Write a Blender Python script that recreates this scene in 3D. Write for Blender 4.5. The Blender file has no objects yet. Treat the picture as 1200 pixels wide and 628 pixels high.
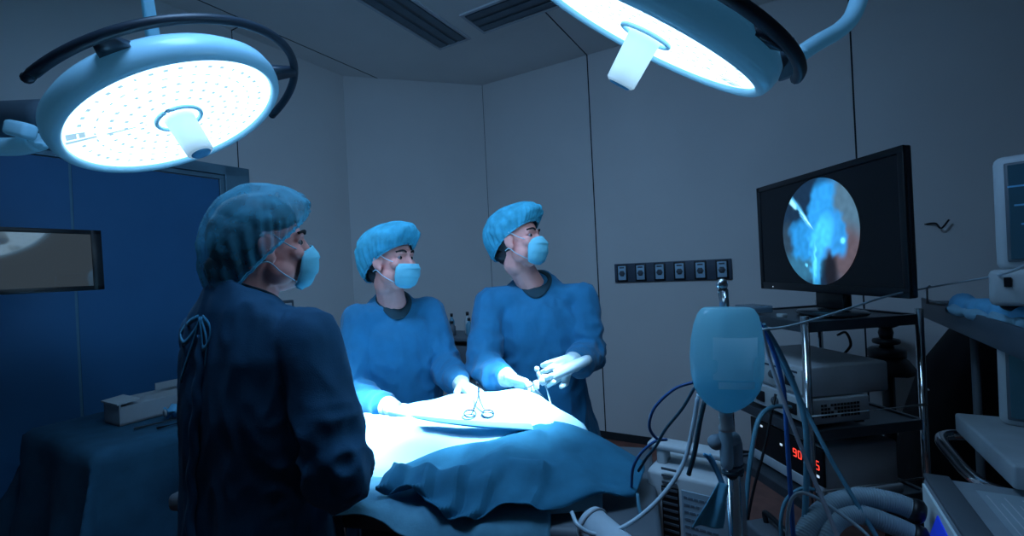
import bpy, bmesh, math, random
from mathutils import Vector, Matrix, noise
random.seed(7)
V = Vector
S = bpy.context.scene
C = S.collection
# ---------------------------------------------------------------- camera model (used to take real positions from the photo)
F, CAMH, ROLL = 545.0, 1.40, 0.05
cr, sr = math.cos(ROLL), math.sin(ROLL)
def at(x, y, d):
    dx, dy = x - 600.0, y - 314.0
    u = dx * cr - dy * sr
    v = dy * cr + dx * sr
    return V((u * d / F, d, CAMH - v * d / F))
A = V((0.5, 0.8660254, 0)); G = V((0.8660254, -0.5, 0)); Z = V((0, 0, 1))
def rm(a, g, z): return A * a + G * g + Z * z          # room coordinates: along wall a, along wall c
RA = math.radians(-30)                                   # rotation: local +y -> A, local +x -> G

cam = bpy.data.cameras.new('camera'); camo = bpy.data.objects.new('camera', cam); C.objects.link(camo)
cam.sensor_width = 36; cam.sensor_fit = 'HORIZONTAL'; cam.lens = F / 1200 * 36; cam.clip_start = 0.03
M = Matrix(((cr, sr, 0, 0), (0, 0, -1, 0), (-sr, cr, 0, CAMH), (0, 0, 0, 1)))
camo.matrix_world = M
S.camera = camo
S.view_settings.view_transform = 'Standard'
S.view_settings.look = 'None'
S.cycles.use_denoising = True
S.cycles.max_bounces = 6
S.cycles.sample_clamp_indirect = 3.0
S.cycles.caustics_reflective = False
S.cycles.caustics_refractive = False

# ---------------------------------------------------------------- materials
MATS = {}
def mat(name, col, rough=0.6, metal=0.0, var=0.12, vscale=9.0, bump=0.0, bscale=120.0, trans=0.0, spec=0.4, emit=None, es=0.0, alpha=1.0, sheen=0.0, coat=0.0):
    if name in MATS: return MATS[name]
    m = bpy.data.materials.new(name); m.use_nodes = True
    nt = m.node_tree; p = nt.nodes['Principled BSDF']
    tc = nt.nodes.new('ShaderNodeTexCoord'); nz = nt.nodes.new('ShaderNodeTexNoise')
    nz.inputs['Scale'].default_value = vscale; nz.inputs['Detail'].default_value = 4
    nt.links.new(tc.outputs['Object'], nz.inputs['Vector'])
    rp = nt.nodes.new('ShaderNodeValToRGB')
    rp.color_ramp.elements[0].position = 0.3; rp.color_ramp.elements[1].position = 0.7
    rp.color_ramp.elements[0].color = (*[c * (1 - var) for c in col], 1)
    rp.color_ramp.elements[1].color = (*[min(1, c * (1 + var)) for c in col], 1)
    nt.links.new(nz.outputs['Fac'], rp.inputs['Fac']); nt.links.new(rp.outputs['Color'], p.inputs['Base Color'])
    p.inputs['Roughness'].default_value = rough; p.inputs['Metallic'].default_value = metal
    p.inputs['Specular IOR Level'].default_value = spec
    p.inputs['Transmission Weight'].default_value = trans
    p.inputs['Alpha'].default_value = alpha
    if sheen: p.inputs['Sheen Weight'].default_value = sheen
    if coat: p.inputs['Coat Weight'].default_value = coat; p.inputs['Coat Roughness'].default_value = 0.08
    if emit: p.inputs['Emission Color'].default_value = (*emit, 1); p.inputs['Emission Strength'].default_value = es
    if bump:
        n2 = nt.nodes.new('ShaderNodeTexNoise'); n2.inputs['Scale'].default_value = bscale
        bp = nt.nodes.new('ShaderNodeBump'); bp.inputs['Strength'].default_value = bump; bp.inputs['Distance'].default_value = 0.002
        nt.links.new(tc.outputs['Object'], n2.inputs['Vector']); nt.links.new(n2.outputs['Fac'], bp.inputs['Height'])
        nt.links.new(bp.outputs['Normal'], p.inputs['Normal'])
    MATS[name] = m
    return m
wallm = mat('wall_paint', (.72, .71, .69), .62, var=.03, vscale=2.0, bump=.05, bscale=300)
ceilm = mat('ceiling_paint', (.85, .84, .82), .7, var=.03, vscale=2.0)
seamm = mat('seam_dark', (.02, .025, .03), .8)  # near-black of the panel joints and baseboards
floorm = mat('floor_vinyl', (.30, .12, .09), .35, var=.2, vscale=14)
doorm = mat('door_blue', (.035, .17, .36), .45, var=.06, vscale=3)
framem = mat('door_frame_metal', (.16, .30, .38), .4, metal=.3)
gown_m = mat('gown_fabric', (.016, .175, .34), .85, var=.10, vscale=18, bump=.35, bscale=420, sheen=.15)
gown_shade = mat('gown_fabric_shaded', (.010, .07, .14), .9, var=.12, vscale=15, bump=.35, bscale=420)  # gown seen from behind, its shade put into a darker base colour
collar_m = mat('collar_knit', (.018, .05, .07), .9)
under_m = mat('undershirt', (.2, .6, .75), .9)
skin_m = mat('skin', (.95, .40, .35), .5, var=.08, vscale=25, spec=.35)
glove_m = mat('glove_latex', (.62, .76, .80), .5, var=.06, vscale=40)
hair_m = mat('hair', (.012, .012, .016), .55, var=.4, vscale=60)
mask_m = mat('mask_fabric', (.22, .70, .86), .9, var=.05, vscale=30, bump=.2, bscale=300)
strap_m = mat('mask_strap', (.55, .75, .85), .9)
eyew_m = mat('eye_white', (.26, .24, .26), .3); iris_m = mat('iris', (.012, .010, .010), .2); brow_m = mat('eyebrow_hair', (.02, .015, .015), .8)
drape_w = mat('drape_sterile', (.42, .70, .84), .9, var=.05, vscale=14, bump=.25, bscale=300)
drape_b = mat('drape_blue', (.020, .15, .25), .9, var=.10, vscale=20, bump=.3, bscale=350)
drape_d = mat('drape_navy', (.016, .085, .15), .9, var=.12, vscale=16, bump=.3, bscale=350)
sheet_m = mat('table_sheet', (.12, .34, .46), .85, var=.14, vscale=22, bump=.25, bscale=200)
steel = mat('brushed_steel', (.55, .6, .63), .28, metal=1, var=.06)
chrome = mat('chrome', (.75, .78, .8), .12, metal=1, var=.03)
lampw_glow = mat('lamp_white_enamel_glow', (.45, .80, .95), .35, coat=.3, var=.03, emit=(.05, .28, .55), es=.16)  # white enamel with a faint blue emission added so the rim looks lit
lampg = mat('lamp_grey_enamel', (.10, .15, .19), .45, var=.05)
ringm = mat('guard_rubber', (.018, .03, .045), .42, var=.08)
plastic_w = mat('plastic_white', (.48, .52, .54), .5, var=.05)
plastic_g = mat('plastic_grey', (.58, .62, .66), .55, var=.06)
plastic_dg = mat('plastic_dark_grey', (.10, .12, .14), .5, var=.08)
black = mat('plastic_black', (.010, .011, .014), .4, var=.1)
blackf = mat('black_fabric', (.008, .009, .012), .9, var=.2)
bezelm = mat('bezel_black', (.008, .009, .012), .32)
tubew = mat('tube_clear', (.45, .58, .66), .3, var=.05, coat=.3)
tubeb = mat('tube_blue', (.03, .13, .42), .35)
tubet = mat('tube_teal', (.10, .28, .38), .35)
tubed = mat('tube_dark', (.015, .05, .07), .4)
hosem = mat('hose_corrugated', (.34, .46, .54), .45)
labelm = mat('label_paper', (.62, .68, .72), .7, var=.04)
inkm = mat('ink', (.05, .07, .10), .8)
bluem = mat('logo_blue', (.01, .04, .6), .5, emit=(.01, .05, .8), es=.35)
redm = mat('led_red', (.5, .02, .01), .5, emit=(1, .06, .04), es=1.2)
ledw = mat('led_white', (.6, .7, .8), .5, emit=(.6, .8, 1), es=.8)
paperm = mat('paper_carton', (.40, .44, .48), .85, var=.06)
wrapm = mat('wrap_blue', (.13, .45, .72), .7, var=.08, vscale=30, bump=.4, bscale=160)
socketm = mat('socket_plate', (.36, .55, .68), .5); stripm = mat('outlet_strip', (.06, .085, .12), .55)

# ---------------------------------------------------------------- object plumbing
ORG = {}
def tag(o, label=None, cat=None, group=None, kind=None):
    if label: o['label'] = label
    if cat: o['category'] = cat
    if group: o['group'] = group
    if kind: o['kind'] = kind
    return o
def thing(name, label, cat, loc, group=None):
    o = bpy.data.objects.new(name, None); C.objects.link(o); o.location = loc; o.empty_display_size = .05
    ORG[o.name] = V(loc)
    return tag(o, label, cat, group)
def obj(name, bm, m, parent=None, smooth=True, label=None, origin=None, keep=False):
    me = bpy.data.meshes.new(name)
    if isinstance(bm, bpy.types.Mesh): me = bm
    else:
        bmesh.ops.recalc_face_normals(bm, faces=bm.faces) if not keep else None
        bm.to_mesh(me); bm.free()
    for q in (m if isinstance(m, (list, tuple)) else [m]): me.materials.append(q)
    if smooth:
        me.polygons.foreach_set('use_smooth', [True] * len(me.polygons))
    o = bpy.data.objects.new(name, me); C.objects.link(o)
    if parent is not None:
        org = ORG[parent.name]; o.parent = parent; ORG[o.name] = org
        me.transform(Matrix.Translation(-org))
    else:
        if origin is None:
            xs = [v.co for v in me.vertices]
            origin = V(((min(c.x for c in xs) + max(c.x for c in xs)) / 2, (min(c.y for c in xs) + max(c.y for c in xs)) / 2, min(c.z for c in xs)))
        me.transform(Matrix.Translation(-V(origin))); o.location = origin; ORG[o.name] = V(origin)
    if label: o['label'] = label
    return o
def autos(o, ang=40):
    me = o.data
    try: me.set_sharp_from_angle(angle=math.radians(ang))
    except Exception: pass
    return o
def struct(name, bm, m, smooth=False): return tag(obj(name, bm, m, None, smooth), kind='structure')
def BM(): return bmesh.new()

def rotz(a): return Matrix.Rotation(a, 4, 'Z')
def box(bm, c, size, R=None, bev=0.0, seg=2):
    t = bmesh.new(); bmesh.ops.create_cube(t, size=1.0)
    for v in t.verts: v.co = V((v.co.x * size[0], v.co.y * size[1], v.co.z * size[2]))
    if bev: bmesh.ops.bevel(t, geom=t.edges[:], offset=bev, segments=seg, affect='EDGES', profile=.5)
    mtx = Matrix.Translation(V(c)) @ (R.to_4x4() if R is not None else Matrix.Identity(4))
    t.transform(mtx); merge(bm, t); return bm
def merge(bm, t):
    me = bpy.data.meshes.new('tmp'); t.to_mesh(me); t.free(); bm.from_mesh(me); bpy.data.meshes.remove(me)
def rbox(bm, a0, a1, g0, g1, z0, z1, bev=0.0):
    return box(bm, rm((a0 + a1) / 2, (g0 + g1) / 2, (z0 + z1) / 2), (g1 - g0, a1 - a0, z1 - z0), rotz(RA), bev)
def frame_of(d, up=Z):
    d = V(d).normalized()
    x = d.cross(up)
    if x.length < 1e-4: x = d.cross(V((1, 0, 0)))
    x.normalize(); y = x.cross(d).normalized()      # x right, y 'up', d forward
    return x, y, d
def catmull(pts, n=8, closed=False):
    P = [V(p) for p in pts]; out = []
    N = len(P); rng = range(N if closed else N - 1)
    for i in rng:
        p1, p2 = P[i], P[(i + 1) % N]
        p0 = P[i - 1] if (i > 0 or closed) else p1 * 2 - p2
        p3 = P[(i + 2) % N] if (i + 2 < N or closed) else p2 * 2 - p1
        for k in range(n):
            t = k / n
            out.append(0.5 * ((2 * p1) + (p2 - p0) * t + (2 * p0 - 5 * p1 + 4 * p2 - p3) * t * t + (3 * p1 - p0 - 3 * p2 + p3) * t ** 3))
    if not closed: out.append(P[-1])
    return out
def tube(bm, pts, r, seg=10, closed=False, cap=True, rf=None):
    n = len(pts); rings = []; prev = None
    for i, p in enumerate(pts):
        if closed: t = pts[(i + 1) % n] - pts[i - 1]
        else: t = pts[min(i + 1, n - 1)] - pts[max(i - 1, 0)]
        t.normalize()
        if prev is None:
            x, y, _ = frame_of(t)
        else:
            x = prev - t * prev.dot(t)
            if x.length < 1e-5: x, y, _ = frame_of(t)
            x.normalize(); y = t.cross(x)
        prev = x
        rr = rf(i / max(1, n - 1)) if rf else (r[i] if isinstance(r, (list, tuple)) else r)
        rings.append([bm.verts.new(p + (x * math.cos(2 * math.pi * k / seg) + y * math.sin(2 * math.pi * k / seg)) * rr) for k in range(seg)])
    m = n if closed else n - 1
    for i in range(m):
        a, b = rings[i], rings[(i + 1) % n]
        for k in range(seg): bm.faces.new((a[k], a[(k + 1) % seg], b[(k + 1) % seg], b[k]))
    if cap and not closed: bm.faces.new(rings[0][::-1]); bm.faces.new(rings[-1])
    return bm
def spl(bm, pts, r, n=10, seg=10, **k): return tube(bm, catmull(pts, n), r, seg, **k)
def lathe(bm, prof, origin, axis, seg=48, capends=True):
    x, y, d = frame_of(axis); o = V(origin); rings = []
    for (r, h) in prof:
        if r < 1e-6: rings.append([bm.verts.new(o + d * h)])
        else: rings.append([bm.verts.new(o + d * h + (x * math.cos(2 * math.pi * k / seg) + y * math.sin(2 * math.pi * k / seg)) * r) for k in range(seg)])
    for a, b in zip(rings, rings[1:]):
        for k in range(seg):
            k2 = (k + 1) % seg
            if len(a) == 1 and len(b) == 1: continue
            if len(a) == 1: bm.faces.new((a[0], b[k2], b[k]))
            elif len(b) == 1: bm.faces.new((a[k], a[k2], b[0]))
            else: bm.faces.new((a[k], a[k2], b[k2], b[k]))
    if capends:
        if len(rings[0]) > 1: bm.faces.new(rings[0])
        if len(rings[-1]) > 1: bm.faces.new(rings[-1][::-1])
    return bm
def cyl(bm, p0, p1, r, seg=20, r1=None):
    p0, p1 = V(p0), V(p1); d = p1 - p0
    return lathe(bm, [(r, 0), (r if r1 is None else r1, d.length)], p0, d, seg)
def capsule(bm, p0, r0, p1, r1, seg=14):
    p0, p1 = V(p0), V(p1); d = p1 - p0; L = d.length
    if L < 1e-5: return ellip(bm, p0, (r0,) * 3)
    prof = []
    for k in range(6): a = math.pi / 2 * (1 - k / 5); prof.append((r0 * math.cos(a), -r0 * math.sin(a)))
    for k in range(6): a = math.pi / 2 * k / 5; prof.append((r1 * math.cos(a), L + r1 * math.sin(a)))
    prof[0] = (0, -r0); prof[-1] = (0, L + r1)
    return lathe(bm, prof, p0, d, seg)
def ellip(bm, c, r, R=None, sub=3):
    t = bmesh.new(); bmesh.ops.create_icosphere(t, subdivisions=sub, radius=1.0)
    for v in t.verts: v.co = V((v.co.x * r[0], v.co.y * r[1], v.co.z * r[2]))
    t.transform(Matrix.Translation(V(c)) @ (R.to_4x4() if R is not None else Matrix.Identity(4))); merge(bm, t); return bm
def grid(bm, P, closed_u=False):
    rows = [[bm.verts.new(p) for p in r] for r in P]
    for i in range(len(rows) - 1):
        n = len(rows[i])
        for j in range(n if closed_u else n - 1):
            bm.faces.new((rows[i][j], rows[i][(j + 1) % n], rows[i + 1][(j + 1) % n], rows[i + 1][j]))
    return rows
def loftgrid(ctrl, nu=10, nv=10):
    rows = [catmull(r, nu) for r in ctrl]
    cols = list(zip(*rows)); cols = [catmull(c, nv) for c in cols]
    return [list(r) for r in zip(*cols)]
def fuse(bm, voxel, smooth=6, fac=.5):
    """join overlapping closed shapes into one continuous skin"""
    bmesh.ops.recalc_face_normals(bm, faces=bm.faces)
    me = bpy.data.meshes.new('fuse'); bm.to_mesh(me); bm.free()
    o = bpy.data.objects.new('fuse', me); C.objects.link(o)
    md = o.modifiers.new('r', 'REMESH'); md.mode = 'VOXEL'; md.voxel_size = voxel
    if smooth:
        ms = o.modifiers.new('s', 'SMOOTH'); ms.factor = fac; ms.iterations = smooth
    dg = bpy.context.evaluated_depsgraph_get(); dg.update()
    res = bpy.data.meshes.new_from_object(o.evaluated_get(dg))
    bpy.data.objects.remove(o); bpy.data.meshes.remove(me)
    return res
def displace(me, fn):
    nrm = [v.normal.copy() for v in me.vertices]
    for v, n in zip(me.vertices, nrm): v.co = v.co + n * fn(v.co, n)
    me.update()
def ridge(p, sx, sy, sz, off=0.0): return 1 - abs(noise.noise(V((p.x * sx + off, p.y * sy, p.z * sz)))) * 2
def nse(p, s, off=0.0): return noise.noise(V((p.x * s + off, p.y * s, p.z * s)))
def solid(o, t):
    md = o.modifiers.new('thickness', 'SOLIDIFY'); md.thickness = t; md.offset = 0; return o

exec_parts = []
# ================================================================ ROOM
CE = 3.07
AW, GW = 3.561, -3.0875            # wall c at a = AW, wall a at g = GW
A1, G1 = 2.692, -2.273             # chamfer ends
AB, GB = -2.6, 3.0                 # back wall, right wall
T = .1
b = BM()
def poly_slab(bm, pts, z0, z1):
    lo = [bm.verts.new(rm(a, g, z0)) for a, g in pts]; hi = [bm.verts.new(rm(a, g, z1)) for a, g in pts]
    bm.faces.new(lo); bm.faces.new(hi[::-1]); n = len(pts)
    for i in range(n): bm.faces.new((lo[i], lo[(i + 1) % n], hi[(i + 1) % n], hi[i]))
outline = [(AB - T, GW - T), (A1 + .04, GW - T), (AW + T, G1 - .04), (AW + T, GB + T), (AB - T, GB + T)]
poly_slab(b, outline, -T, 0); struct('floor', b, floorm)
b = BM(); poly_slab(b, outline, CE, CE + T); struct('ceiling', b, ceilm)
b = BM(); poly_slab(b, [(AB - T, GW - T), (A1 + .04, GW - T), (A1, GW), (AB - T, GW)], 0, CE); struct('wall_left', b, wallm)
b = BM(); poly_slab(b, [(A1, GW), (A1 + .04, GW - T), (AW + T, G1 - .04), (AW, G1)], 0, CE); struct('wall_corner', b, wallm)
b = BM(); poly_slab(b, [(AW, G1), (AW + T, G1 - .04), (AW + T, GB + T), (AW, GB + T)], 0, CE); struct('wall_far', b, wallm)
b = BM(); rbox(b, AB - T, AW, GB, GB + T, 0, CE); struct('wall_right', b, wallm)
b = BM(); rbox(b, AB - T, AB, GW, GB, 0, CE); struct('wall_back', b, wallm)
b = BM(); rbox(b, AW - .006, AW + .01, G1, GB, 0, .06); struct('baseboard_far', b, seamm)
b = BM(); rbox(b, AB, A1 - 2.55, GW - .01, GW + .006, 0, .06); struct('baseboard_left', b, seamm)
# seams in the wall and ceiling panels: thin dark joint strips set into the surface
ntrim = [0]
def seam(bm):
    ntrim[0] += 1; struct('trim_%d' % ntrim[0], bm, seamm)
for g in (G1 + 1.006, G1 + 2.706):
    b = BM(); rbox(b, AW - .0015, AW + .01, g - .0045, g + .0045, 0, CE); seam(b)
b = BM(); rbox(b, A1 - .907 - .003, A1 - .907 + .003, GW - .01, GW + .0012, 2.15, CE); seam(b)
b = BM(); rbox(b, AW - .001, AW + .004, G1 - .0025, G1 + .0025, 0, CE); seam(b)
g1 = at(443, 92, CAMH)                                  # ceiling joints, parallel to the walls
def ceil_pt(x, y):
    p = at(x, y, 1.0); k = (CE - CAMH) / (p.z - CAMH); return V((p.x * k, k, CE))
q = ceil_pt(443, 92); gq = q.dot(G)
b = BM(); rbox(b, AB, q.dot(A), gq - .004, gq + .004, CE - .0015, CE + .01); seam(b)
q = ceil_pt(283, 28); aq = A1 - .907
b = BM(); rbox(b, aq - .004, aq + .004, GW, gq, CE - .0015, CE + .01); seam(b)
b = BM(); rbox(b, AW - .95, AW, G1 + 1.006 - .004, G1 + 1.006 + .004, CE - .0015, CE + .01); seam(b)
# ceiling troffers, switched off
def troffer(a0, a1, g0, g1, along, label):
    c = rm((a0 + a1) / 2, (g0 + g1) / 2, CE)
    t = thing('ceiling_light', label, 'ceiling light', c, 'unlit recessed ceiling lights')
    b = BM()
    w = .02
    for r in ((a0 - w, a0, g0 - w, g1 + w), (a1, a1 + w, g0 - w, g1 + w), (a0, a1, g0 - w, g0), (a0, a1, g1, g1 + w)):
        rbox(b, *r, CE - .012, CE - .0005)
    obj('frame', b, plastic_g, t, False)
    b = BM(); rbox(b, a0, a1, g0, g1, CE - .004, CE - .001); obj('louvre_panel', b, plastic_dg, t, False)
    b = BM()
    for k in range(3):
        f0 = (k + .5) / 3
        if along == 'a': gm = g0 + (g1 - g0) * f0; rbox(b, a0, a1, gm - .028, gm + .028, CE - .010, CE - .0035, .002)
        else: am = a0 + (a1 - a0) * f0; rbox(b, am - .028, am + .028, g0, g1, CE - .010, CE - .0035, .002)
    obj('diffuser_strip', b, mat('diffuser_off', (.11, .16, .20), .4), t, False)
p1, p2 = ceil_pt(517, 56), ceil_pt(546, 43)
ae = (p1.dot(A) + p2.dot(A)) / 2
troffer(ae - 1.25, ae, p1.dot(G), p2.dot(G), 'a', 'unlit recessed ceiling light running towards the round lamp on the left')
p1, p2 = ceil_pt(567, 36), ceil_pt(544, 17)
ge = (p1.dot(G) + p2.dot(G)) / 2
troffer(p2.dot(A), p1.dot(A), ge, ge + 1.25, 'g', 'unlit recessed ceiling light partly behind the surgical lamp on the right')
# the double door in the left wall
s0, sm, s1 = A1 - 1.041, A1 - 1.763, A1 - 2.485
b = BM(); rbox(b, sm + .006, s0 - .004, GW - .002, GW + .012, .005, 2.055); struct('door_1', b, doorm)
b = BM(); rbox(b, s1 + .004, sm - .006, GW - .002, GW + .012, .005, 2.055); struct('door_2', b, doorm)
b = BM(); rbox(b, sm - .006, sm + .006, GW - .002, GW + .008, .005, 2.055); tag(obj('trim_20', b, mat('gasket', (.10, .26, .36), .5), None, False), kind='structure')
b = BM()
for (u0, u1, z0, z1) in ((s0, s0 + .028, 0, 2.06), (s1 - .028, s1, 0, 2.06), (s1 - .028, s0 + .028, 2.06, 2.088)):
    rbox(b, u0, u1, GW - .002, GW + .020, z0, z1, .003)
for (u0, u1, z0, z1) in ((s0 + .028, s0 + .185, 0, 2.15), (s1 - .185, s1 - .028, 0, 2.15), (s1 - .185, s0 + .185, 2.088, 2.15)):
    rbox(b, u0, u1, GW - .002, GW + .034, z0, z1, .004)
struct('trim_21', b, framem)
# wall switch box beside the door frame
aw = A1 - .63
t = thing('wall_switch', 'small grey switch box on the wall beside the blue door', 'switch', rm(aw, GW, 1.19))
b = BM(); rbox(b, aw - .055, aw + .055, GW + .001, GW + .035, 1.14, 1.25, .006); obj('switch_box', b, plastic_dg, t)
b = BM(); rbox(b, aw - .035, aw + .035, GW + .035, GW + .040, 1.16, 1.23, .004); obj('cover_plate', b, plastic_g, t)
# outlet strip on the far wall: six sockets
ga, gb = G1 + 1.149, G1 + 1.98
t = thing('outlet_strip', 'dark horizontal strip of six power outlets on the far wall', 'power outlet strip', rm(AW, (ga + gb) / 2, 1.32))
zc = 1.318
b = BM(); rbox(b, AW - .018, AW - .001, ga, gb, zc - .072, zc + .072, .003); obj('backing_strip', b, stripm, t)
for k in range(6):
    g = ga + .062 + k * (gb - ga - .124) / 5
    b = BM(); rbox(b, AW - .026, AW - .018, g - .041, g + .041, zc - .066, zc + .066, .003); sfr = obj('socket_frame', b, black, t)
    b = BM(); rbox(b, AW - .030, AW - .0262, g - .030, g + .030, zc - .054, zc + .054, .003); spl_ = obj('socket_plate', b, socketm, sfr)
    b = BM()
    lathe(b, [(0, 0), (.024, 0), (.024, .002), (0, .002)], rm(AW - .0305, g, zc - .004), -A, 6)
    for hx, hz in ((-.008, .006), (.008, .006), (0, -.012)): box(b, rm(AW - .034, g + hx, zc - .002 + hz), (.006, .004, .010), rotz(RA))
    rbox(b, AW - .032, AW - .0305, g - .018, g + .018, zc + .036, zc + .046)
    obj('socket', b, plastic_dg, t)
# little coat hook on the far wall
hp = at(1083, 265, 2.95)
hp = rm(AW, hp.dot(G), hp.z)
b = BM(); spl(b, [hp - G * .06 + A * -.002, hp - G * .02 - A * .03 + Z * .0, hp - A * .05 - Z * .03, hp + G * .035 - A * .05 + Z * .015], .005, 6, 8)
tag(obj('wall_hook', b, black), 'small black wire hook on the far wall beside the screen', 'hook')

# ================================================================ SURGICAL LAMPS
lensm = bpy.data.materials.new('lamp_lens'); lensm.use_nodes = True
nt = lensm.node_tree; pb = nt.nodes['Principled BSDF']
tc = nt.nodes.new('ShaderNodeTexCoord'); nz = nt.nodes.new('ShaderNodeTexNoise'); nz.inputs['Scale'].default_value = 14
rp = nt.nodes.new('ShaderNodeValToRGB'); rp.color_ramp.elements[0].color = (.38, .68, 1, 1); rp.color_ramp.elements[1].color = (.46, .76, 1, 1)
nt.links.new(tc.outputs['Object'], nz.inputs['Vector']); nt.links.new(nz.outputs['Fac'], rp.inputs['Fac'])
nt.links.new(rp.outputs['Color'], pb.inputs['Emission Color']); pb.inputs['Emission Strength'].default_value = 3.4
pb.inputs['Base Color'].default_value = (.7, .8, .9, 1); pb.inputs['Roughness'].default_value = .3
ledm = mat('led_dot', (.3, .45, .55), .4, emit=(.48, .78, .95), es=.8)
def surgical_lamp(c, n, label, Rg, zg, arc_px, fins, sensor_px, seam_px, energy, aim):
    c, n = V(c), V(n).normalized(); x, y, _ = frame_of(n)
    def L(th, r, z): return c + (x * math.cos(th) + y * math.sin(th)) * r - n * z
    def ang(px, py, R, z):
        best = None
        for k in range(720):
            th = k * math.pi / 360; p = L(th, R, z); u = F * p.x / p.y; v = -F * (p.z - CAMH) / p.y
            e = (600 + u * cr + v * sr - px) ** 2 + (314 - u * sr + v * cr - py) ** 2
            if best is None or e < best[0]: best = (e, th)
        return best[1]
    t = thing('surgical_lamp', label, 'surgical lamp', c)
    b = BM(); lathe(b, [(.300, .002), (.302, -.008), (.309, -.015), (.318, -.016), (.328, -.008), (.335, .008), (.337, .028), (.332, .050), (.312, .070), (.25, .088), (.16, .10), (.06, .105), (0, .105)], c, -n, 96, False)
    obj('housing', b, lampw_glow, t)
    th0 = ang(*seam_px, .29, 0)
    b = BM(); NR, NT = 60, 264; ctr = b.verts.new(L(0, 0, -.0005)); prevr = None
    leds = ((.105, 18), (.145, 24), (.185, 30), (.225, 36), (.262, 42))
    for i in range(1, NR + 1):
        r = .302 * i / NR; row = [b.verts.new(L(th0 + 2 * math.pi * k / NT, r, -.0005)) for k in range(NT)]
        for k in range(NT):
            k2 = (k + 1) % NT
            f = b.faces.new((ctr, row[k], row[k2])) if prevr is None else b.faces.new((prevr[k], row[k], row[k2], prevr[k2]))
            rm_ = .302 * (i - .5) / NR; th = 2 * math.pi * (k + .5) / NT; hit = False
            for q, (R, cnt) in enumerate(leds):
                d = ((th * cnt / (2 * math.pi) + .37 * q) % 1.0 - .5) * 2 * math.pi / cnt * R
                if (d / .0062) ** 2 + ((rm_ - R) / .0055) ** 2 < 1 and rm_ - R < .004: hit = True
            if (k in (0, NT - 1) and rm_ > .085 and (i // 5) % 4): hit = True
            if 2 <= k <= 6 and .245 < rm_ < .292 and not (.262 < rm_ < .268): hit = True
            if hit: f.material_index = 1
        prevr = row
    obj('lens', b, [lensm, ledm], t, False)
    b = BM(); ring = [L(2 * math.pi * k / 40, .066, -.004) for k in range(40)]; tube(b, ring, .007, 8, True); obj('handle_ring', b, lampw_glow, t)
    b = BM(); lathe(b, [(0, 0), (.046, 0), (.043, .02), (.041, .10), (.040, .128), (.034, .134), (0, .134)], c, n, 32, False)
    obj('handle', b, mat('handle_sterile_glow', (.85, .93, .96), .5, emit=(.5, .78, 1.0), es=.35), t)  # emission added so the handle looks lit by the lens
    b = BM(); lathe(b, [(0, 0), (.030, 0), (.026, .004), (0, .004)], c + n * .134, n, 32, False); obj('handle_cap', b, wrapm, t)
    if sensor_px:
        th = ang(*sensor_px, .262, 0); b = BM(); lathe(b, [(0, 0), (.02, 0), (.018, .004), (0, .005)], L(th, .262, -.002), n, 20, False); obj('sensor', b, wrapm, t)
    a0, a1 = ang(*arc_px[0], Rg, zg), ang(*arc_px[1], Rg, zg); am = ang(*arc_px[2], Rg, zg)
    two = 2 * math.pi
    if ((am - a0) % two) > ((a1 - a0) % two): a0, a1 = a1, a0
    span = (a1 - a0) % two
    b = BM(); tube(b, [L(a0 + span * k / 60, Rg, zg + .01 * math.sin(math.pi * k / 60)) for k in range(61)], .0135, 12)
    for e in (a0, a1): ellip(b, L(e, Rg, zg), (.014,) * 3, None, 2)
    obj('guard_ring', b, ringm, t)
    for (fx, fy) in fins:
        th = ang(fx, fy, Rg, zg); P = []
        b = BM()
        for w in (-1, 1):
            P.append([L(th - .17, .29, .06 + w * .012), L(th - .05, Rg, zg + w * .008), L(th + .05, Rg, zg + w * .008), L(th + .17, .29, .06 + w * .012)])
        va = [b.verts.new(p) for p in P[0]]; vb = [b.verts.new(p) for p in P[1]]
        b.faces.new(va); b.faces.new(vb[::-1])
        for k in range(4): b.faces.new((va[k], va[(k + 1) % 4], vb[(k + 1) % 4], vb[k]))
        obj('bracket', b, ringm, t)
    sp = bpy.data.lights.new('lamp_focus', 'SPOT'); sp.energy = energy * FOCUS; sp.color = LC2; sp.spot_size = math.radians(27); sp.spot_blend = 1.0; sp.shadow_soft_size = .12
    so = bpy.data.objects.new('lamp_focus', sp); C.objects.link(so)
    so.parent = t; so.matrix_local = Matrix.Translation(n * .15) @ (c + n * .15 - V(aim)).to_track_quat('Z', 'Y').to_matrix().to_4x4()
    return t, L, ang
FOCUS = 21.0
LC = (.30, .58, 1.0); LC2 = (.42, .72, 1.0)
lt, LL, Lang = surgical_lamp((-1.056, 1.509, 1.943), (.462, .067, -.885), 'round lit surgical lamp at upper left with its whole white face in view', .41, .03,
              ((34, 93), (326, 142), (215, 25)), ((122, 62), (335, 84)), (238, 178), (80, 168), 34, (-.48, 1.45, .90))
b = BM(); capsule(b, at(52, 138, 1.62), .062, at(-30, 142, 1.70), .066); obj('yoke', b, lampg, lt)
b = BM(); spl(b, [at(46, 166, 1.55), at(15, 172, 1.56), at(-60, 170, 1.58)], .030, 8, 14); obj('swivel_tube', b, lampw_glow, lt)
b = BM(); box(b, at(24, 152, 1.50), (.075, .05, .05), Matrix.Rotation(.25, 3, 'Y'), .012); obj('knuckle', b, lampw_glow, lt)
b = BM(); tube(b, [at(-30, 142, 1.70), at(-200, 120, 1.75), at(-330, 40, 1.75)], .05, 14); tube(b, [at(-330, 40, 1.75), V((at(-330, 40, 1.75).x, 1.75, CE - .001))], .045, 16); obj('support_arm', b, lampg, lt)
b = BM(); p0 = at(182, 62, 1.66); p1 = at(172, -5, 1.66); d = p1 - p0; k = (CE - p0.z) / d.z
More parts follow.
